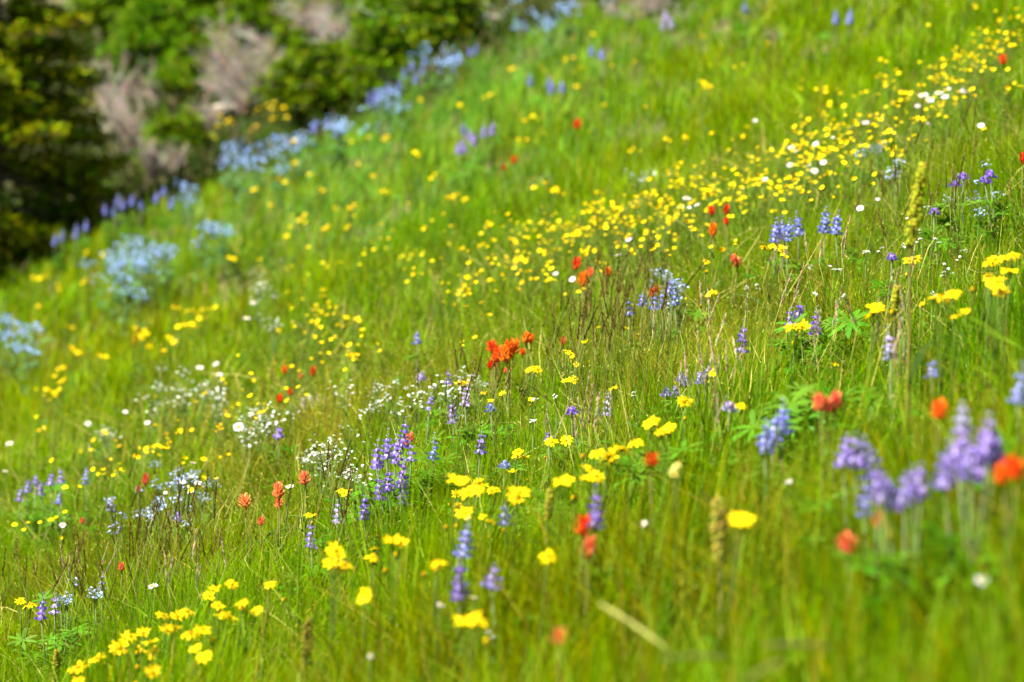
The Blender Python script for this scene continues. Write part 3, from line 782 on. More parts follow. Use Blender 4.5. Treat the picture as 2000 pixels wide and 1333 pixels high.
for hd, lab, H, s in [
    ([(655, 1075), (648, 1095), (670, 1103), (660, 1085)], 'large blurred yellow bloom of several heads, left of centre near the bottom', .34, 1.25),
    ([(731, 1073)], 'small sharp yellow head just above a blurred one, left of centre', .2, .8),
    ([(727, 1088)], 'blurred yellow head directly under a small sharp one', .3, 1.),
    ([(766, 1055), (783, 1060)], 'wide blurred yellow bloom between the purple clump and blue lupine', .34, 1.2),
    ([(853, 1104), (858, 1098)], 'tilted yellow head left of the two-tone foreground lupine', .32, .95),
    ([(714, 1155), (712, 1168)], 'narrow blurred yellow bud beneath the wide blurred yellow bloom', .3, .8),
    ([(890, 938), (905, 938)], 'heart-shaped blurred yellow bloom right of the purple lupine clump', .37, 1.1),
    ([(915, 962), (930, 956)], 'slanting blurred yellow bloom under the heart-shaped one', .35, 1.05),
    ([(935, 943), (943, 950)], 'sharp yellow heads behind the slanting blurred yellow bloom', .22, .85),
    ([(892, 966)], 'sharp star-shaped yellow head left of the slanting yellow bloom', .2, .85),
    ([(892, 987)], 'small sharp yellow head below the star-shaped one', .19, .75),
    ([(960, 958), (970, 957)], 'sharp yellow heads right of the slanting yellow bloom', .22, .85),
    ([(1000, 962), (1013, 962), (1008, 975)], 'large daisy-like yellow bloom right of the slanting yellow bloom', .33, 1.2),
    ([(908, 1002)], 'blurred yellow head leaning above the blue lupine tip', .32, 1.05),
    ([(959, 1019)], 'dim blurred yellow head beside the bluish lupine', .3, .75),
    ([(942, 1010)], 'small dim yellow head above the bluish lupine', .25, .7),
    ([(1092, 938), (1108, 938)], 'flat blurred yellow bloom at centre seen from the side', .35, 1.1),
    ([(1152, 917), (1146, 935), (1163, 930)], 'yellow bloom with three heads below the wide yellow cluster', .32, 1.05),
    ([(1165, 884), (1188, 890), (1200, 882), (1215, 877), (1192, 900)], 'widest yellow cluster at centre, beside the round red paintbrush', .33, 1.2),
    ([(1240, 864)], 'yellow head between the widest yellow cluster and the slanted pair', .31, 1.1),
    ([(1268, 826), (1277, 820)], 'slanted yellow head upper left of a similar one, right of centre', .30, 1.),
    ([(1295, 844), (1305, 836)], 'slanted yellow bloom lower right of a similar one, right of centre', .31, 1.15),
    ([(1012, 882), (1022, 893), (1008, 888)], 'sharp yellow heads in a close group under the lone blue floret', .21, .9),
    ([(1003, 921)], 'sharp lone yellow head below the close group of sharp ones', .21, .85),
    ([(1077, 863)], 'sharp yellow head left of a small violet one at centre', .2, .9),
    ([(1106, 860)], 'sharp yellow head next to a drooping violet floret at centre', .2, .85),
    ([(905, 1211), (922, 1208), (934, 1214)], 'large blurred yellow bloom below the two-tone foreground lupine', .33, 1.25),
    ([(1070, 1086)], 'round blurred yellow head left of the coral paintbrush pair', .3, .9),
    ([(1335, 785), (1341, 783)], 'yellow head above the slanted pair, right of centre', .27, .95),
    ([(1448, 793)], 'small flat yellow head beside a pale violet bud', .27, .7),
    ([(1545, 638), (1558, 636), (1568, 637)], 'flat bright yellow bloom in front of violet lupines, right of centre', .30, 1.),
    ([(1440, 1012), (1450, 1020), (1455, 1015)], 'large round blurred yellow bloom beside the pale yellow spike', .33, .95),
    ([(1708, 600), (1716, 605), (1705, 612)], 'bright yellow bloom of three heads left of the tall brown stem', .36, 1.1),
    ([(1828, 582), (1838, 578), (1860, 574)], 'yellow double bloom right of the tall brown stem', .36, 1.1),
    ([(1773, 510), (1786, 505)], 'yellow bloom crossed by the tall brown stem', .30, 1.),
    ([(1632, 711)], 'sharp lone yellow head below the lupine leaves at right', .2, .9),
    ([(1930, 513), (1943, 507)], 'yellow heads at upper left of the cluster near the right edge', .34, .95),
    ([(1962, 503), (1978, 498)], 'yellow heads at the top of the cluster near the right edge', .34, .95),
    ([(1963, 527), (1972, 530), (1955, 543)], 'bright yellow heads in the middle of the cluster near the right edge', .34, 1.),
    ([(1935, 545), (1930, 538)], 'pale yellow head at lower left of the right edge cluster', .34, .9),
    ([(1950, 560), (1940, 556), (1955, 570)], 'yellow heads at the bottom of the right edge cluster', .34, .95),
    ([(1866, 618), (1886, 606)], 'ragged orange-yellow bloom under the double bloom at right', .33, .85),
    ([(1800, 593)], 'small yellow bud at the foot of the tall brown stem', .33, .6),
    ([(1386, 574), (1392, 572)], 'sharp flat yellow head left of the dry grass, right of centre', .24, .85),
    ([(1495, 483), (1508, 481), (1522, 484), (1530, 488)], 'wide flat yellow bloom above the dry grass, right of centre', .28, .95),
    ([(1380, 512)], 'small yellow head below the red paintbrush group at right', .24, .8),
    ([(1033, 722), (1042, 718), (1050, 722)], 'yellow cluster just below the red paintbrush group at centre', .22, .8),
    ([(1108, 744), (1122, 739), (1118, 746)], 'yellow pair in sharp grass right of the red paintbrush group', .21, .85),
    ([(1112, 690), (1118, 696), (1106, 686)], 'small yellow cluster above the sharp pair right of the paintbrush group', .24, .75),
    ([(1198, 758)], 'flat sharp yellow head beside dry straw at centre', .2, .8),
    ([(1125, 712)], 'lone small yellow head above the sharp yellow pair', .22, .65),
    ([(944, 768)], 'small yellow head just right of the white-tipped lupine', .21, .65),
    ([(982, 769)], 'small yellow head right of another, beyond the white-tipped lupine', .21, .65),
    ([(958, 783)], 'small yellow head above a blue floret pair', .21, .65),
    ([(1038, 780)], 'small yellow head alone in sharp green grass at centre', .2, .65),
    ([(895, 748), (905, 750), (912, 747)], 'yellow heads behind the white-tipped lupine', .24, .8),
    ([(665, 957), (680, 957), (672, 963)], 'yellow heads at the left foot of the purple lupine clump', .22, .8),
    ([(603, 1005), (612, 1008)], 'yellow head above a small violet lupine, left of centre', .23, .85),
    ([(62, 1181), (50, 1185), (40, 1174)], 'yellow heads beside dark violet lupine at the left edge', .24, .95),
    ([(1388, 727), (1392, 730)], 'sharp yellow head touching violet florets, right of centre', .22, .8),
    ([(1435, 793)], 'tiny yellow head at the pale violet bud', .25, .5)]:
    yel(hd, lab, H, s*1.12, G2)
# farther yellow heads, nothing in the photograph tells the members of a set apart
FARY = [('upper', 'blurred yellow flower in the upper meadow',
   [(810, 298), (1040, 226), (1030, 272), (1014, 272), (957, 185), (1004, 132), (1104, 112), (1120, 75), (1160, 66), (1126, 168), (1025, 235), (1120, 113), (1136, 132), (545, 348), (577, 318), (605, 340), (500, 368), (625, 368), (720, 268), (676, 270), (757, 265), (822, 195), (898, 205), (895, 380), (908, 388), (885, 382), (1043, 366), (1066, 357), (1085, 370), (748, 373), (730, 343), (692, 400), (680, 405), (640, 442), (530, 400), (507, 507), (448, 503), (655, 405), (585, 430), (1370, 160), (1385, 168), (1262, 208), (1372, 70), (1240, 120), (1180, 205), (1340, 268), (560, 462), (700, 320), (850, 340)]),
  ('brush', 'golden flower in the patch under the pale stone',
   [(430, 225), (440, 240), (425, 245), (520, 205), (535, 200), (555, 210), (540, 222), (530, 230), (560, 228), (500, 245), (505, 212), (450, 232), (455, 240), (420, 268), (400, 265), (385, 275), (575, 275), (490, 255)]),
  ('left', 'blurred yellow flower in olive grass below the fir',
   [(170, 490), (205, 490), (200, 498), (75, 545), (65, 542), (90, 540), (115, 565), (112, 555), (160, 552), (168, 545), (75, 598), (130, 637), (340, 600), (350, 602), (365, 607), (378, 605), (395, 605), (408, 603), (420, 600), (385, 615), (360, 635), (375, 633), (348, 638), (265, 640), (275, 655), (282, 645), (145, 683), (152, 690), (140, 678), (200, 695), (193, 692), (290, 676), (330, 660), (340, 668), (320, 685), (123, 718), (107, 735), (125, 740), (90, 760), (100, 765), (115, 760)])]
for key, lab, pts in FARY:
    labs = row_labels(lab, pts, math.ceil(len(pts)/12))
    for i, (u, v) in enumerate(pts):
        lab = labs[i]
        yel([(u, v)]+([(u+R.uniform(-11, 11), v+R.uniform(2, 8))] if R.random() < .45 else []), lab, .24 if v > 400 else .27, 1.05 if v < 400 else 1., 'yellow flowers far up the slope: '+key, 1)

# ------------------------------------------------------------------ small yellow cinquefoils: the 300 nearest as things, the rest as one mass
spots = []
RC = random.Random(5)
def on_band(n, line, th, grp):
    k = 0
    while k < n:
        s = RC.random()*(len(line)-1); i = int(s); f = s-i
        u = line[i][0]*(1-f)+line[i+1][0]*f; v = line[i][1]*(1-f)+line[i+1][1]*f
        v += RC.gauss(0, th); u += RC.gauss(0, 22)
        if k and RC.random() < .45: u, v = spots[-1][0]+RC.gauss(0, 13), spots[-1][1]+RC.gauss(0, 7)
        if -60 < u < 2060: spots.append((u, v, grp)); k += 1
BAND = [(900, 535), (1000, 490), (1100, 455), (1210, 425), (1320, 400), (1420, 365), (1530, 320), (1620, 270), (1720, 230), (1800, 195), (1880, 140), (1990, 70)]
on_band(460, BAND, 42, 'band'); on_band(280, BAND[1:8], 34, 'band'); on_band(160, [(u+20, v+35) for u, v in BAND[:9]], 34, 'band'); on_band(60, BAND[8:], 28, 'band'); on_band(60, BAND[5:], 58, 'band')
on_band(85, [(560, 560), (620, 620), (660, 650), (700, 690)], 45, 'mid'); on_band(40, [(740, 500), (800, 520), (860, 560), (930, 600)], 40, 'mid'); on_band(45, [(560, 480), (700, 470), (800, 440), (900, 470)], 40, 'mid')
on_band(48, [(40, 800), (180, 830), (300, 850), (420, 760), (500, 740), (600, 720)], 45, 'low'); on_band(44, [(40, 1010), (120, 990), (200, 940), (300, 910), (420, 880)], 35, 'low'); on_band(25, [(1040, 250), (1300, 250), (1500, 150), (1900, 40)], 60, 'band')
on_band(26, [(280, 860), (480, 800), (600, 770)], 30, 'low')
on_band(16, [(1130, 640), (1250, 650), (1350, 470), (1530, 470)], 20, 'band')
CL = {'band': ('tiny round yellow cinquefoil in the crowded yellow band climbing to the right', 'cinquefoils in the crowded yellow band'),
      'mid': ('tiny round yellow cinquefoil scattered left of the crowded yellow band', 'cinquefoils scattered left of the band'),
      'low': ('tiny round yellow cinquefoil in the white-flecked grass at lower left', 'cinquefoils in the lower left grass')}
sol = []
for u, v, g in spots:
    h = RC.uniform(.17, .29); p = ray_to(u, v, h); sol.append((p.y, p, h, g))
sol.sort(key=lambda s: s[0])
rest = []
beyond = []
for k in range(110):                                   # the band goes on past the right side of the view
    u = RC.uniform(2070, 2450); h = RC.uniform(.17, .29); p = ray_to(u, 60-(u-2000)*.45+RC.gauss(0, 40), h)
    if p.y < 30: beyond.append((p.y, p, h, 'band'))
sol = [q for q in sol[:300]]+sol[300:]+beyond
for i, (y, p, h, g) in enumerate(sol):
    s = RC.uniform(.5, 1.08); d = Vector((RC.gauss(-.1, .45), -.5+RC.gauss(0, .35), 1)).normalized()
    base = Vector((p.x, p.y, gz(p.x, p.y)-.005)); hh = p.z-base.z
    if i < 300:
        t = thing('cinquefoil', base, CL[g][0], 'yellow flower', CL[g][1])
        a = link('stem', CST[i % 4], t); a.scale = (1, 1, hh); a.rotation_euler = (0, 0, RC.random()*6.28)
        o = link('flower_head', CINQ[i*7 % 12], t); o.location = (0, 0, hh); o.scale = (s, s, s); o.rotation_euler = d.to_track_quat('Z', 'Y').to_euler()
    else:
        M = Matrix.Translation(p) @ d.to_track_quat('Z', 'Y').to_matrix().to_4x4() @ Matrix.Scale(s, 4)
        rest.append((CINQ[i*7 % 12], M)); rest.append((CST[i % 4], Matrix.Translation(base) @ Matrix.Diagonal((1, 1, hh, 1))))
tag(link('far_cinquefoils', join_at(rest, 'far_cinquefoils', M_PETAL)), 'mass of tiny yellow cinquefoils farther up the crowded yellow band', 'yellow flowers', kind='stuff')

# ------------------------------------------------------------------ lupines
GL = 'purple lupines in the meadow'
for sp, H, lab, kind, ln, sz, hero in [
    ([(1450, 658)], .21, 'sharp purple lupine spike standing alone beside the dry grass patch', 'purple', .066, 1.15, True),
    ([(790, 845)], .27, 'tallest sharp purple lupine spike with pale tip in the centre clump', 'purple', .066, 1., True),
    ([(760, 935), (741, 948), (786, 925), (788, 955)], .21, 'sharp lower spikes at the front of the purple lupine clump', 'purple', .06, 1., True),
    ([(737, 888), (757, 868), (774, 880)], .26, 'soft violet spikes at the back of the purple lupine clump', 'violet', .06, 1.15, False),
    ([(802, 882)], .22, 'violet spike just right of the tallest spike in the purple clump', 'violet', .04, 1., True),
    ([(712, 992)], .2, 'sharp purple spike at lower left of the purple clump', 'purple', .052, 1., True),
    ([(660, 1000)], .2, 'faint bluish spike left of the purple clump', 'lilac', .04, .9, True),
    ([(847, 873)], .21, 'slender bluish spike between the purple clump and its right neighbour', 'blue', .05, .95, True),
    ([(940, 865)], .21, 'small lupine with pale top and dark lower florets, right of the clump', 'violet', .045, .95, True),
    ([(882, 800)], .22, 'pale violet spike under the white-tipped spike', 'violet', .06, 1., True),
    ([(912, 768)], .25, 'white-tipped lilac spike leaning right above the purple clump', 'lilac', .055, 1.05, True),
    ([(840, 785)], .22, 'short lupine with grey buds above a ring of florets', 'violet', .035, .9, True),
    ([(607, 1045)], .21, 'small sharp violet lupine left of the large blurred yellow bloom', 'violet', .05, .9, True),
    ([(1545, 620)], .22, 'violet lupine directly behind the flat bright yellow bloom', 'purple', .04, 1., True),
    ([(1562, 605)], .22, 'short violet lupine head above the flat bright yellow bloom', 'purple', .025, 1., True),
    ([(1593, 628)], .22, 'violet lupine right of the flat bright yellow bloom', 'purple', .05, 1., True),
    ([(1330, 738), (1340, 744)], .17, 'small violet florets in dry grass, right one of the lying pair', 'violet', .022, .95, True),
    ([(1302, 766), (1318, 764)], .17, 'low violet florets lying along the dry grass right of centre', 'violet', .02, .95, True),
    ([(1367, 738), (1383, 726)], .19, 'violet florets touching a sharp yellow head right of centre', 'violet', .024, .9, True),
    ([(1187, 790)], .2, 'faint bluish lupine in sharp grass right of centre', 'lilac', .04, .8, True),
    ([(1117, 803)], .2, 'single round violet floret head in sharp grass at centre', 'purple', .012, 1.1, True),
    ([(1072, 855)], .2, 'small dark violet floret above sharp yellow heads at centre', 'purple', .014, .8, True),
    ([(958, 796)], .2, 'small blue floret pair below a tiny yellow head', 'blue', .014, .9, True),
    ([(986, 908)], .2, 'lone bluish floret left of the sharp yellow heads', 'blue', .012, .9, True),
    ([(910, 1052)], .31, 'bluish upper spike of the two stacked foreground lupines', 'blue', .055, 1.15, True),
    ([(898, 1132)], .28, 'purple lower spike of the two stacked foreground lupines', 'purple', .06, 1.2, True),
    ([(963, 1126)], .28, 'short purple lupine right of the two stacked foreground spikes', 'violet', .035, 1.15, True),
    ([(1163, 992)], .31, 'blurred purple lupine above the coral paintbrush pair', 'purple', .07, 1.2, True),
    ([(987, 1005)], .29, 'faint bluish lupine below the large daisy-like yellow bloom', 'blue', .04, 1., True),
    ([(1512, 845), (1495, 855), (1530, 815)], .30, 'blue-violet lupine in bright green leaves left of the orange paintbrush', 'blue', .05, 1.2, True),
    ([(1690, 885), (1652, 882), (1672, 878), (1702, 905)], .30, 'violet lupine spikes with one drooping, above the three blurred ones', 'violet', .045, 1.25, False),
    ([(1727, 955), (1714, 944), (1738, 968)], .34, 'blurred violet lupine left of its twin, under the drooping spikes', 'violet', .036, 1.1, False),
    ([(1785, 945), (1768, 956), (1800, 938)], .34, 'blurred violet lupine right of its twin, under the drooping spikes', 'violet', .036, 1.1, False),
    ([(1868, 890), (1848, 908), (1880, 868), (1893, 895), (1908, 905), (1920, 880), (1932, 850), (1940, 872)], .36, 'largest blurred lilac lupine clump near the right edge', 'violet', .05, 1.15, False),
    ([(1880, 815)], .36, 'pale lilac lupine tip rising above the largest lupine clump', 'lilac', .04, 1.1, False),
    ([(1690, 975)], .28, 'dim bluish lupine left of the twin violet ones', 'blue', .05, 1., False),
    ([(1737, 672)], .30, 'pale bluish-white lupine in deep green grass at right', 'lilac', .05, 1., True),
    ([(1820, 720)], .28, 'small bluish lupine in deep green grass at right', 'blue', .03, .85, True),
    ([(1993, 750)], .32, 'bluish lupine cut by the right edge', 'blue', .05, 1.1, True),
    ([(1425, 795)], .26, 'pale bluish bud above the slanted yellow pair', 'lilac', .014, 1.1, True),
    ([(40, 965), (55, 950), (70, 940)], .23, 'purple lupine clump at the left edge, its left half', 'violet', .035, 1., False),
    ([(80, 955), (100, 935), (118, 930)], .23, 'purple lupine clump at the left edge, its right half', 'violet', .035, 1., False),
    ([(115, 975)], .2, 'bluish low spike under the left edge lupine clump', 'blue', .025, .9, False),
    ([(83, 1185)], .24, 'dark violet lupine beside yellow heads at the left edge', 'purple', .05, 1., True),
    ([(108, 1180)], .23, 'greyish lilac lupine right of the dark violet one at the left edge', 'lilac', .045, .9, True),
    ([(218, 985)], .22, 'greyish lilac lupine bud among tiny blue flowers', 'lilac', .035, 1., True),
    ([(168, 930)], .24, 'bluish lupine right of the left edge clump', 'blue', .04, .8, False),
    ([(545, 847)], .21, 'low pale violet lupine behind the whitish stone', 'violet', .022, 1.2, False),
    ([(815, 660)], .23, 'lone blurred blue lupine left of the red paintbrush group', 'blue', .035, 1., False),
    ([(875, 738)], .23, 'blurred violet lupine behind the white-tipped spike', 'violet', .035, .9, False),
    ([(823, 735)], .22, 'faint violet lupine left of the blurred violet one behind', 'violet', .02, .9, False),
    ([(348, 1010)], .2, 'dark violet floret in brown grass lower left', 'purple', .02, .9, True),
    ([(200, 1135)], .2, 'faint bluish lupine in brown grass at lower left', 'lilac', .04, .7, False),
    ([(1742, 502)], .22, 'tiny purple flower left of the tall brown stem', 'purple', .012, 1., True),
    ([(1825, 414)], .24, 'tiny purple flower beside the tall yellow-green spike', 'purple', .012, 1., True),
    ([(1865, 360), (1882, 345)], .26, 'flat violet flower heads near the right edge, the left pair', 'purple', .012, 1.1, True),
    ([(1925, 352), (1935, 340)], .26, 'flat violet flower heads near the right edge, the right pair', 'purple', .014, 1.1, True)]:
    lupine(sp, H, lab, kind, ln, sz, GL, hero=hero, bare=.16, leaves=11 if len(sp) == 1 else 20)
for sp, kind, lab, grp in [
    ([[(1530, 445)], [(1558, 438)], [(1612, 430)], [(1635, 435)], [(1540, 450)], [(1515, 450)]], 'blue', 'blurred bluish lupine in the row under the white daisies', 'bluish lupines right of the yellow band'),
    ([[(905, 250)], [(925, 272)], [(945, 255)], [(962, 250)], [(905, 285)], [(895, 290)], [(918, 262)]], 'violet', 'blurred violet lupine in the upper meadow group', 'violet lupines in the upper meadow'),
    ([[(1098, 168)], [(1078, 170)], [(1072, 160)], [(1035, 155)], [(1175, 105)], [(1155, 98)], [(1632, 32)], [(1660, 30)], [(1455, 12)]], 'blue', 'faint bluish lupine scattered near the top of the meadow', 'faint lupines near the top'),
    ([[(108, 468)], [(122, 460)], [(148, 455)], [(168, 440)], [(205, 408)], [(222, 412)], [(240, 398)], [(258, 390)], [(275, 400)], [(320, 372)], [(305, 385)], [(335, 395)], [(150, 448)], [(230, 390)]], 'blue', 'violet-blue lupine lit against dark shade below the fir', 'lupines against the dark shade'),
    ([[(805, 128)], [(790, 142)], [(825, 135)], [(812, 150)], [(780, 165)], [(760, 172)], [(735, 185)], [(722, 190)], [(930, 95)], [(918, 100)], [(615, 245)], [(640, 240)], [(655, 255)], [(830, 118)]], 'blue', 'blue lupine along the brush edge beside the dwarf conifers', 'lupines along the brush edge'),
    ([[(1300, 30)], [(1310, 42)], [(1295, 45)]], 'lilac', 'pale violet lupine at the top edge beside pale twigs', 'lupines at the top edge'),
    ([[(1293, 585)], [(1278, 590)], [(1310, 560)], [(1228, 600)], [(1255, 585)], [(1318, 580)]], 'blue', 'small bluish lupine among tiny blue flowers near paintbrush', 'bluish lupines right of centre')]:
    labs = row_labels(lab, [q[0] for q in sp], 1)
    for i, s in enumerate(sp): lupine(s, .25, labs[i], kind, .06 if s[0][1] < 480 else .035, 1.25 if s[0][1] < 480 else .95, grp, leaves=4)

# ------------------------------------------------------------------ leafy lupine plants without flowers
def leafy(u, v, H, n, label, sc=1.2):
    rr = random.Random(int(u+v*3)); p = ray_to(u, v, H*.6); base = Vector((p.x, p.y, gz(p.x, p.y)-.01))
    t = thing('leafy_lupine', base, label, 'leafy plant', 'leafy lupine plants without flowers'); st = MB()
    for k in range(n):
        a = rr.random()*6.283; r = .09*math.sqrt(rr.random()); h = H*rr.uniform(.4, 1.05)
        e = Vector((math.cos(a)*r, math.sin(a)*r, h))
        st.tube([Vector((0, 0, 0)), e*.5+Vector((0, 0, h*.15)), e], .0013, .0009, (.085, .16, .01), 3, cap=False)
        o = link('leaf', rr.choice(PALM), t); o.location = e; o.rotation_euler = (rr.uniform(-.6, .6), rr.uniform(-.6, .6), a); o.scale = [sc*rr.uniform(.8, 1.25)]*3
    st.build('stem', M_STEM, t)
for u, v, H, n, lab in [
    (1575, 700, .19, 26, 'bright green lupine leaves under the flat yellow bloom at right'), (1640, 690, .18, 18, 'green lupine leaves right of those under the flat yellow bloom'),
    (1545, 905, .26, 26, 'bright green leaves below the blue-violet lupine'), (1600, 870, .26, 26, 'bright green leaves below the flaring orange-red paintbrush'), (1590, 940, .24, 18, 'dark leafy clump above the large round yellow bloom'),
    (800, 990, .17, 26, 'fresh green leaves at the foot of the purple lupine clump'), (845, 950, .17, 24, 'fresh green leaves right of the purple lupine clump'), (760, 1000, .16, 20, 'fresh green leaves under the front spikes of the purple clump'),
    (1010, 1060, .22, 18, 'blurred green leaves right of the two stacked lupines'), (1240, 1000, .24, 18, 'blurred green leaves right of the blurred purple lupine'), (80, 1000, .17, 20, 'dark leaves under the left edge lupine clump'),
    (660, 1030, .15, 14, 'silvery green leaves below the faint bluish spike'), (1450, 1100, .22, 16, 'blurred leaves around the small pale stone'), (1330, 990, .24, 14, 'blurred leaves left of the pale yellow spike'),
    (940, 890, .15, 14, 'small green leaves under the pale-topped lupine'), (120, 1240, .18, 14, 'green leaves at the left edge below the dark violet lupine')]:
    leafy(u, v, H, n, lab)

# ------------------------------------------------------------------ paintbrush
GP = 'red and orange paintbrush in the meadow'
for u, v, H, lab, col, s, ex in [
    (961, 677, .25, 'round red paintbrush head at the top left of the centre red group', 'red', .95, ()),
    (968, 698, .23, 'large red paintbrush in the middle of the centre red group', 'red', 1., ((974, 692),)),
    (995, 686, .25, 'orange paintbrush at the right of the centre red group', 'orange', 1.05, ((1002, 682), (990, 696))),
    (970, 710, .21, 'red paintbrush at the bottom of the centre red group', 'red', .85, ((958, 712),)),
    (1028, 663, .25, 'orange-red paintbrush behind grass right of the centre red group', 'orange', .75, ((1036, 662),)),
    (1021, 687, .22, 'small dark red paintbrush right of the centre red group', 'red', .6, ()),
    (988, 724, .2, 'small coral paintbrush under the centre red group', 'coral', .5, ()),
    (1125, 518, .26, 'round red paintbrush under the yellow band', 'red', .9, ()),
    (1143, 547, .24, 'orange paintbrush crossed by a grass stalk under the yellow band', 'orange', 1.1, ((1138, 550),)),
    (1154, 533, .25, 'coral paintbrush right of the one crossed by a stalk', 'coral', .75, ()),
    (1188, 532, .25, 'dull orange paintbrush right of the red ones under the yellow band', 'orange', .7, ()),
    (1281, 570, .23, 'red paintbrush among small blue flowers right of centre', 'red', .8, ((1274, 573),)),
    (1100, 668, .22, 'faint orange paintbrush hidden in tall seed grass', 'coral', .6, ()),
    (1390, 413, .27, 'red paintbrush left of the pair under white daisies', 'red', .8, ()),
    (1417, 411, .27, 'red paintbrush at the top of the pair under white daisies', 'red', .9, ()),
    (1420, 433, .26, 'small red paintbrush under the pair by white daisies', 'red', .6, ()),
    (1393, 452, .26, 'orange paintbrush lowest in the group under white daisies', 'orange', .9, ()),
    (1432, 506, .24, 'faint coral paintbrush in dry grass right of centre', 'coral', .7, ((1440, 514),)),
    (556, 723, .23, 'red paintbrush left of two others above the white flowers', 'red', .8, ()),
    (612, 728, .23, 'red paintbrush right of two others above the white flowers', 'red', .7, ()),
    (588, 736, .22, 'small pinkish paintbrush between two red ones above the white flowers', 'coral', .45, ()),
    (545, 778, .22, 'red paintbrush just above the tiny white flowers, larger of two', 'red', .95, ()),
    (567, 767, .22, 'red paintbrush just above the tiny white flowers, smaller of two', 'red', .6, ()),
    (480, 981, .24, 'coral paintbrush left of the daisy with two others', 'coral', .95, ()),
    (545, 960, .25, 'spreading coral paintbrush touching the small daisy', 'coral', 1.15, ()),
    (543, 984, .22, 'coral paintbrush under the spreading one by the daisy', 'coral', .8, ()),
    (597, 937, .25, 'coral paintbrush right of the small daisy', 'coral', .8, ()),
    (284, 940, .23, 'coral paintbrush left of the white daisy group, upper', 'coral', .75, ()),
    (270, 955, .22, 'pale coral paintbrush left of the white daisy group, lower', 'coral', .6, ()),
    (1127, 245, .27, 'blurred red paintbrush alone in the upper meadow', 'red', 1.1, ()),
    (1003, 314, .26, 'blurred red paintbrush, upper of two left of the yellow band', 'red', .95, ()),
    (984, 328, .26, 'blurred red paintbrush, lower of two left of the yellow band', 'red', .85, ()),
    (1961, 118, .28, 'red paintbrush in yellow flowers near the upper right corner', 'red', 1.2, ()),
    (1997, 310, .28, 'red paintbrush cut by the right edge', 'red', 1., ()),
    (1616, 792, .34, 'large flaring orange-red paintbrush right of the blue-violet lupine', 'coral', 1.0, ((1603, 788), (1630, 787))),
    (1833, 802, .34, 'blurred red paintbrush left of the pale lilac lupine tip', 'red', 1.05, ()),
    (1271, 898, .35, 'round red paintbrush beside the widest yellow cluster', 'red', .95, ()),
    (1138, 1031, .31, 'coral-red paintbrush touching the blurred purple lupine', 'red', 1., ()),
    (1148, 1073, .29, 'coral-red paintbrush under the one touching the purple lupine', 'coral', .9, ()),
    (1090, 1246, .28, 'orange blurred paintbrush near the bottom centre', 'coral', .85, ()),
    (1713, 1016, .30, 'small red paintbrush under the twin violet lupines', 'red', .85, ()),
    (1655, 1060, .29, 'small red and yellow paintbrush left of the one under the lupines', 'coral', .9, ((1662, 1068),)),
    (1960, 930, .34, 'largest bright orange-red paintbrush at the right edge', 'red', .9, ((1985, 922), (1970, 910))),
    (238, 1108, .2, 'faint coral paintbrush in brown grass at lower left', 'coral', .6, ()),
    (800, 860, .23, 'orange paintbrush half hidden behind the tallest lupine spike', 'coral', .9, ()),
    (160, 1018, .2, 'dull coral flower at lower left beside yellow cinquefoils', 'coral', .5, ()),
    (510, 1020, .2, 'dull brown-orange paintbrush in grass below the coral ones', 'coral', .5, ())]:
    paintbrush(u, v, H, lab, col, s*(.85 if H > .275 else 1.), ex, GP)

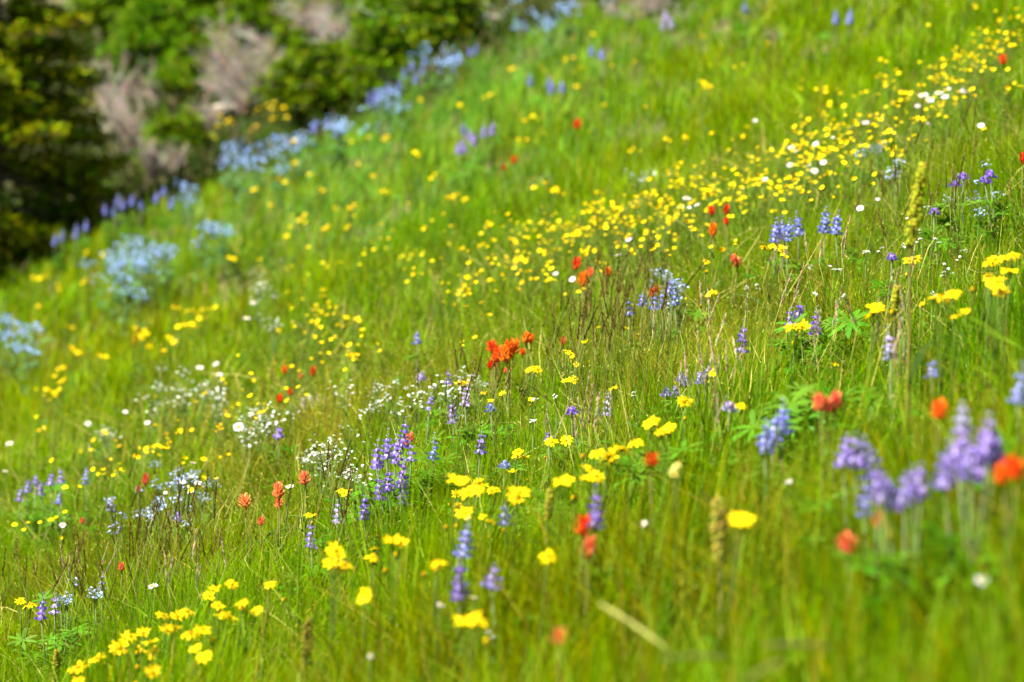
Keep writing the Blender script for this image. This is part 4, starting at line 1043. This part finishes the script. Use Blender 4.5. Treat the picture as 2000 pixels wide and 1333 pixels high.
# ------------------------------------------------------------------ white daisies
GW = 'white daisies in the meadow'
def dz(u, v, lab, H=.24, s=1., pink=False, grp=GW): daisy_plant('white_daisy', [(u, v)], H, lab, 'daisy', PKD if pink else WHD, s, grp, 2, .6)
for u, v, lab, s in [
    (1085, 535, 'bright white daisy, left of two beside the red paintbrush under the yellow band', 1.15), (1118, 546, 'white daisy, right of two beside the red paintbrush under the yellow band', 1.),
    (1207, 499, 'white daisy alone at the lower edge of the yellow band', 1.15), (495, 592, 'white daisy, upper of two left of the yellow scatter', 1.3), (482, 622, 'white daisy, lower of two left of the yellow scatter', 1.3),
    (390, 719, 'white daisy, left of three above the tiny white flowers', 1.35), (422, 711, 'white daisy, top of three above the tiny white flowers', 1.35), (429, 732, 'white daisy, lowest of three above the tiny white flowers', 1.25),
    (245, 805, 'lone white daisy at left, right of a larger one', 1.15), (172, 828, 'large lone white daisy at left', 1.35), (466, 835, 'bright white daisy at the lower left of the tiny white flowers', 1.5), (492, 838, 'pinkish daisy right of the bright one by tiny white flowers', 1.),
    (288, 826, 'pale pink daisy in grass right of the lone white daisies', .9), (18, 867, 'white daisy nearest the left edge', 1.3), (298, 1146, 'sharp white daisy with yellow eye above the lower left yellow cluster', 1.1),
    (122, 1026, 'white daisy alone under the left edge lupine clump', 1.), (566, 951, 'sharp white daisy with yellow eye touching coral paintbrush', .95), (373, 932, 'white daisy at the top of the close daisy group', 1.1),
    (357, 942, 'white daisy at the left of the close daisy group', 1.), (386, 944, 'white daisy at the right of the close daisy group', .95), (373, 961, 'pinkish daisy at the bottom of the close daisy group', .95),
    (323, 963, 'pale daisy left of the close daisy group', .8), (377, 904, 'white daisy above the close daisy group', .9), (10, 921, 'pale daisy at the left edge above the lupine clump', 1.1),
    (1593, 282, 'large white daisy in the yellow band at right', 1.35), (1545, 289, 'white daisy, upper left of two in the yellow band', 1.3), (1555, 296, 'white daisy, lower right of two in the yellow band', 1.1),
    (1543, 323, 'pale daisy under the two in the yellow band', 1.2), (1580, 323, 'white daisy, top of three below the yellow band', 1.1), (1590, 334, 'white daisy, lowest of three below the yellow band', 1.25), (1608, 318, 'pale daisy, right of three below the yellow band', 1.2),
    (1341, 388, 'bright white daisy at the lower side of the yellow band', 1.3), (1329, 405, 'white daisy under the bright one on the yellow band', 1.2), (1346, 406, 'small pale daisy beside another on the yellow band', .9), (1361, 401, 'pale daisy right of others on the yellow band', 1.1),
    (1494, 351, 'white daisy between yellow flowers and seed stalks', 1.1), (1451, 368, 'small white daisy left of the one by seed stalks', .9),
    (1803, 187, 'large white daisy at the left of the upper right group', 1.8), (1816, 195, 'white daisy behind the large one in the upper right group', 1.6), (1834, 182, 'large white daisy in the middle of the upper right group', 1.8), (1846, 190, 'white daisy at the right of the upper right group', 1.6),
    (1853, 174, 'small pale daisy at the top of the upper right group', 1.), (1792, 208, 'bright white daisy below the upper right group', 1.3), (1882, 178, 'white daisy apart on the right of the upper right group', 1.25), (1916, 246, 'lone white daisy below the upper right group', 1.2),
    (1627, 269, 'small white daisy right of the large one in the yellow band', .85), (1475, 236, 'faint pale daisy above the yellow band', .9),
    (1297, 589, 'white daisy, upper of two below red paintbrush right of centre', .9), (1299, 601, 'white daisy, lower of two below red paintbrush right of centre', .95),
    (1258, 1023, 'small blurred white flower right of the blurred purple lupine', .75), (860, 1182, 'small blurred white flower above the large yellow bloom at bottom', .75), (925, 1168, 'small blurred white flower right of the purple foreground lupine', .6),
    (1541, 942, 'small blurred white flower left of the violet lupines at right', .7), (723, 1282, 'small white flower near the bottom left of centre', .6), (1918, 1134, 'pale blurred white flower low at right', .95)]:
    dz(u, v, lab, .24 if v < 1000 or u < 700 else .28, s)
for u, v, lab, s in [(1228, 468, 'lilac daisy seen from the side on the yellow band', 1.1), (1690, 241, 'pink daisy on the yellow band at right', 1.1), (1680, 408, 'pink and white daisy with yellow eye at right', 1.05), (1714, 390, 'small pink daisy right of the pink and white one', .8), (1812, 243, 'small violet daisy beside seed stalks at right', .8), (1772, 427, 'faint pink daisy left of the tall yellow-green spike', .6)]:
    dz(u, v, lab, .25, s, True)

# ------------------------------------------------------------------ bluebells, forget-me-nots, tiny white flowers
def scatter(n, u0, u1, v0, v1, seed):
    rr = random.Random(seed); out = []
    while len(out) < n:
        a, b = rr.gauss(0, .52), rr.gauss(0, .52)
        if out and rr.random() < .4: a, b = last[0]+rr.gauss(0, .14), last[1]+rr.gauss(0, .14)
        last = (a, b)
        if a*a+b*b < 2.2: out.append(((u0+u1)/2+a*(u1-u0)/2, (v0+v1)/2+b*(v1-v0)/2))
    return out
for n, box, lab, grp, s in [
    (22, (182, 275, 485, 572), 'pale blue bluebell in the large blue clump below the fir', 'bluebells in the large blue clump', .95),
    (26, (225, 360, 452, 528), 'pale blue bluebell in the large blue clump below the fir', 'bluebells in the large blue clump', .95),
    (12, (700, 800, 165, 225), 'pale blue bluebell below the dark gap between conifers', 'bluebells below the dark gap', 1.1),
    (20, (425, 520, 275, 330), 'pale blue bluebell in the clump below the golden flowers', 'bluebells below the golden flowers', .95),
    (20, (510, 600, 255, 320), 'pale blue bluebell in the clump right below the dwarf conifer mound', 'bluebells below the dwarf conifer', .95),
    (13, (590, 740, 222, 270), 'pale blue bluebell on the rim of the meadow by the brush', 'bluebells on the meadow rim', 1.1),
    (14, (820, 950, 92, 142), 'pale blue bluebell under the rounded conifer', 'bluebells under the rounded conifer', 1.1),
    (18, (970, 1150, 0, 75), 'pale blue bluebell near the fallen branch at the top', 'bluebells near the fallen branch', 1.1),
    (16, (-10, 85, 615, 690), 'pale blue bluebell at the left edge in olive grass', 'bluebells at the left edge', 1.0),
    (8, (380, 470, 430, 480), 'pale blue bluebell scattered right of the large blue clump', 'bluebells right of the large clump', 1.0),
    (7, (340, 410, 350, 395), 'pale blue bluebell at the shade edge above the large clump', 'bluebells at the shade edge', 1.0)]:
    for (u, v) in scatter(n, *box, seed=int(box[0]+box[2])):
        cluster_plant('bell', 'bluebell', u, v, .25, lab, 'bluebell', grp, s, 3, BROAD)
for n, box, lab, grp in [
    (30, (300, 420, 900, 1010), 'tiny pale blue forget-me-not around the close daisy group', 'forget-me-nots round the daisies'),
    (14, (220, 330, 950, 1040), 'tiny pale blue forget-me-not in brown grass at lower left', 'forget-me-nots at lower left'),
    (20, (1250, 1350, 510, 600), 'tiny pale blue forget-me-not near red paintbrush right of centre', 'forget-me-nots right of centre'),
    (14, (1690, 1800, 270, 370), 'tiny pale blue forget-me-not among seed stalks at right', 'forget-me-nots among seed stalks'),
    (10, (1860, 1960, 330, 420), 'tiny blue forget-me-not under the flat violet heads', 'forget-me-nots near the right edge'),
    (8, (90, 180, 1120, 1190), 'tiny pale forget-me-not beside the dark violet lupine', 'forget-me-nots at the left edge')]:
    for (u, v) in scatter(n, *box, seed=int(box[0]*2+box[2])):
        cluster_plant('forget', 'forget_me_not', u, v, R.uniform(.18, .24), lab, 'blue flower', grp, R.uniform(.7, 1.0), 1)
for n, box, lab, grp in [
    (46, (280, 440, 725, 805), 'tiny white flower spray below the three white daisies', 'white sprays below the daisies'),
    (46, (455, 570, 785, 870), 'tiny white flower spray by the bright white daisy and stone', 'white sprays by the stone'),
    (52, (585, 710, 830, 940), 'tiny white flower spray left of the purple lupine clump', 'white sprays left of the lupine clump'),
    (54, (680, 890, 735, 820), 'tiny white flower spray behind the purple lupine clump', 'white sprays behind the lupine clump'),
    (10, (870, 940, 720, 750), 'tiny white flower spray around yellow heads behind the white-tipped lupine', 'white sprays behind the pale lupine'),
    (24, (470, 570, 530, 650), 'tiny pale flower spray beside the yellow scatter', 'white sprays beside the yellow scatter'),
    (8, (1190, 1320, 300, 370), 'tiny pale flower spray at the upper side of the yellow band', 'white sprays above the yellow band'),
    (12, (130, 250, 830, 880), 'tiny pale flower spray under the lone white daisies', 'white sprays under lone daisies')]:
    for (u, v) in scatter(n, *box, seed=int(box[0]*3+box[2])):
        cluster_plant('white', 'white_spray', u, v, R.uniform(.17, .22), lab, 'white flower', grp, R.uniform(.8, 1.2), 1)
for (u, v) in [(1625, 523), (1640, 527), (1595, 575), (1648, 578), (1460, 562), (1482, 560), (1690, 492), (1722, 488), (1762, 480), (1795, 470), (1850, 520), (1845, 535), (1857, 530), (1800, 452), (1812, 405), (1885, 490), (1820, 575), (1580, 522), (960, 1240), (1087, 775), (1045, 780), (1040, 822), (1240, 770), (1870, 505), (1830, 470), (1565, 640)]:
    cluster_plant('starw', 'white_starflower', u, v, .21, 'tiny white star flowers sprinkled in sharp grass right of centre', 'white flower', 'white star flowers in the sharp grass', .8, 1)

# ------------------------------------------------------------------ tall pale yellow spikes, dry straws
def yellow_spike(u0, v0, u1, v1, H, rad, label, col, stem_col, seed):
    """A dense flower spike from its tip (u0, v0) to its foot (u1, v1) on a bare stem."""
    rr = random.Random(seed); a = ray_to(u0, v0, H); y = a.y
    b = Vector(((u1-1000)/F*y, y, CAMZ+(666.5-v1)/F*y))
    bx = b.x+(b.x-a.x)*.25; base = Vector((bx, y, gz(bx, y)-.01))
    t = thing('tall_spike_plant', base, label, 'flower spike')
    m = MB(); m.tube([Vector((0, 0, 0)), (b-base)*.5, b-base, (a-base)], .0034, .0016, stem_col, 6); m.build('stem', M_STEM, t)
    f = MB(); ax = a-b; n = int(ax.length/.0012)
    for k in range(n):
        s = k/n; w = rad*(.55+.9*math.sin(math.pi*min(1, .15+.8*s)))*.65
        for _ in range(3):
            d = Vector((rr.gauss(0, 1), rr.gauss(0, 1), rr.gauss(.3, .5))).normalized()
            p = b-base+ax*s+d*(w*rr.uniform(.2, .9))
            f.blob(p, .0026, .0026, .0040, cvar(col, .22, rr), 1, 5, d)
    f.build('flower_spike', M_PETAL, t); put_leaves(t, LANCE, 5, .05, (b-base).z*.6, rr, 1.2)
yellow_spike(1803, 320, 1778, 482, .59, .014, 'tall yellow-green flower spike on a brown stem rising at right', (.40, .42, .02), (.15, .12, .035), 1)
yellow_spike(1402, 975, 1408, 1100, .35, .015, 'pale yellow blurred spike beside the large round yellow bloom', (.46, .42, .06), (.24, .22, .07), 2)
yellow_spike(605, 1210, 596, 1300, .26, .012, 'dull yellow-green spike near the bottom left of centre', (.20, .18, .02), (.12, .11, .03), 3)
yellow_spike(112, 1270, 106, 1340, .26, .010, 'dull yellow-green spike in the bottom left corner', (.28, .24, .02), (.12, .11, .03), 4)
yellow_spike(1075, 958, 1070, 1015, .33, .008, 'dim yellow spike under the flat blurred yellow bloom', (.36, .34, .03), (.12, .12, .03), 5)
yellow_spike(1752, 560, 1748, 610, .36, .010, 'dim yellow-green spike left of the tall brown stem', (.30, .28, .015), (.12, .12, .03), 6)
yellow_spike(1322, 910, 1320, 935, .35, .011, 'pale cream blurred flower head right of the round red paintbrush', (.55, .52, .12), (.12, .12, .03), 7)
yellow_spike(268, 640, 262, 672, .24, .010, 'forked yellow spike in olive grass at the left', (.60, .42, .01), (.12, .12, .03), 8)
def straw(u0, v0, u1, v1, H, w, label, seed, dy=.06):
    a = ray_to(u0, v0, H); y2 = a.y+dy
    b = Vector(((u1-1000)/F*y2, y2, CAMZ+(666.5-v1)/F*y2)); d = b-a
    m = MB(); sd = d.cross(Vector((0, -1, .3))).normalized()
    rr = random.Random(seed)
    m.strip([d*s+Vector((0, 0, .0025*math.sin(3.1*s))) for s in (0, .2, .4, .6, .8, 1)], [w*.5, w, w*rr.uniform(.8, 1), w, w*.9, w*.3], sd, (.23, .22, .05), (.20, .20, .04))
    m.tube([d*s+Vector((0, -.0006, .0025*math.sin(3.1*s))) for s in (0, .2, .4, .6, .8, 1)], w*.3, w*.2, (.24, .23, .06), 4)
    o = m.build('dry_straw', M_STEM); o.location = a
    tag(o, label, 'straw', 'dry straws in the near grass')
straw(1170, 1178, 1305, 1270, .40, .0021, 'long pale dry straw slanting down near the bottom centre', 1, -.12)
straw(1490, 1262, 1625, 1264, .40, .0026, 'broad pale dry straw lying level near the bottom right', 2, .03)
straw(1530, 1292, 1450, 1335, .40, .0021, 'pale dry straw slanting to the bottom edge below the level one', 3, -.08)
straw(1290, 1288, 1420, 1282, .40, .0022, 'dim level straw meeting the long slanting straw', 4, .03)
straw(1370, 960, 1405, 1010, .3, .0020, 'thin dry stem behind the pale yellow spike', 5, .05)
straw(1418, 1040, 1440, 1100, .3, .0018, 'thin dry stem under the large round yellow bloom', 6, .02)

# ------------------------------------------------------------------ grass stalks with seed heads that stand out
def seed_mesh(seed, col, ln, n, open_):
    rr = random.Random(seed); m = MB()
    m.tube([Vector((0, 0, -.002)), Vector((.002, 0, ln*.5)), Vector((.004, 0, ln))], .0007, .0004, col, 3)
    for k in range(n):
        s = k/n; a = rr.random()*6.283; d = Vector((math.cos(a)*open_, math.sin(a)*open_, 1)).normalized()
        p = Vector((.004*s, 0, ln*s)); l = (.010*(1-.45*s))*rr.uniform(.7, 1.2)
        sd = d.cross(Vector((rr.random()-.5, rr.random()-.5, .1))).normalized()
        c = cvar(col, .3, rr)
        m.strip([p, p+d*l*.5, p+d*l], [.0003, .0011, 0], sd, c); m.strip([p, p+d*l*.5, p+d*l], [.0003, .0010, 0], sd.cross(d), c)
    return m.mesh('seed_head', M_STEM)
SEED_D = [seed_mesh(i, c, l, n, o) for i, (c, l, n, o) in enumerate((((.12, .085, .018), .06, 26, .35), ((.16, .12, .025), .05, 22, .55), ((.10, .07, .018), .07, 30, .25), ((.18, .14, .025), .055, 24, .45)))]
SEED_T = [seed_mesh(20+i, c, l, n, o) for i, (c, l, n, o) in enumerate((((.42, .33, .17), .055, 28, .3), ((.50, .38, .24), .045, 26, .25), ((.34, .25, .12), .06, 30, .4)))]
SST_D, SST_T = [], []
for i, b in enumerate((.03, -.04, .06)):
    m = MB(); m.tube(stem_line(1, b), .0009, .0006, (.085, .095, .018), 4); SST_D.append(m.mesh('stem', M_STEM))
    m = MB(); m.tube(stem_line(1, b), .0008, .0005, (.16, .17, .03), 4); SST_T.append(m.mesh('stem', M_STEM))
def stalk(u, v, H, label, group, tan=False, sc=1., rr=R):
    p = ray_to(u, v, H); base = Vector((p.x-.12*H*rr.uniform(-.5, 1.2), p.y, 0)); base.z = gz(base.x, base.y)-.01
    t = thing('grass_stalk', base, label, 'grass stalk', group)
    q = p-base; L = q.length; rot = q.normalized().to_track_quat('Z', 'Y').to_euler()
    s = link('stem', rr.choice(SST_T if tan else SST_D), t); s.scale = (sc, sc, L); s.rotation_euler = rot
    h = link('seed_head', rr.choice(SEED_T if tan else SEED_D), t); h.location = q
    h.rotation_euler = (q.normalized()+Vector((rr.gauss(.08, .18), rr.gauss(0, .15), 0))).to_track_quat('Z', 'Y').to_euler(); h.scale = [sc*rr.uniform(.8, 1.2)]*3
RS = random.Random(77)
for n, box, H, lab, grp in [
    (75, (985, 1290, 540, 690), .27, 'dark brown seed stalk in the tall fringe right of the red paintbrush group', 'seed stalks in the centre fringe'),
    (36, (1180, 1330, 470, 580), .28, 'dark seed stalk standing before the yellow band right of centre', 'seed stalks before the yellow band'),
    (40, (1640, 1960, 220, 430), .30, 'dark seed stalk rising before yellow flowers at upper right', 'seed stalks at upper right'),
    (55, (200, 470, 950, 1110), .25, 'dark seed stalk in the brown grass at lower left', 'seed stalks at lower left'),
    (36, (0, 240, 1060, 1190), .25, 'brown seed stalk at the left edge above the yellow cluster', 'seed stalks at the left edge'),
    (22, (560, 720, 880, 1000), .25, 'dark seed stalk left of the purple lupine clump', 'seed stalks left of the clump'),
    (20, (840, 1000, 700, 800), .25, 'dark seed stalk beside the white-tipped lupine', 'seed stalks by the white-tipped lupine')]:
    for (u, v) in scatter(n, *box, seed=int(box[0]+box[3])):
        stalk(u, v+12, H*RS.uniform(.9, 1.12), lab, grp, False, 1., RS)
for n, box, H, lab, grp in [
    (34, (1290, 1900, 500, 720), .25, 'pale tan seed stalk in the dry grass at right', 'tan stalks in the dry grass'),
    (16, (1330, 1450, 690, 830), .24, 'pale tan seed stalk below the lone purple lupine', 'tan stalks below the lone lupine'),
    (14, (1060, 1260, 740, 900), .22, 'pale tan seed stalk in sharp grass at centre', 'tan stalks at centre'),
    (12, (150, 420, 1040, 1180), .23, 'pale tan seed stalk among brown grass at lower left', 'tan stalks at lower left')]:
    for (u, v) in scatter(n, *box, seed=int(box[0]+box[2])):
        stalk(u, v, H*RS.uniform(.85, 1.15), lab, grp, True, 1.15, RS)
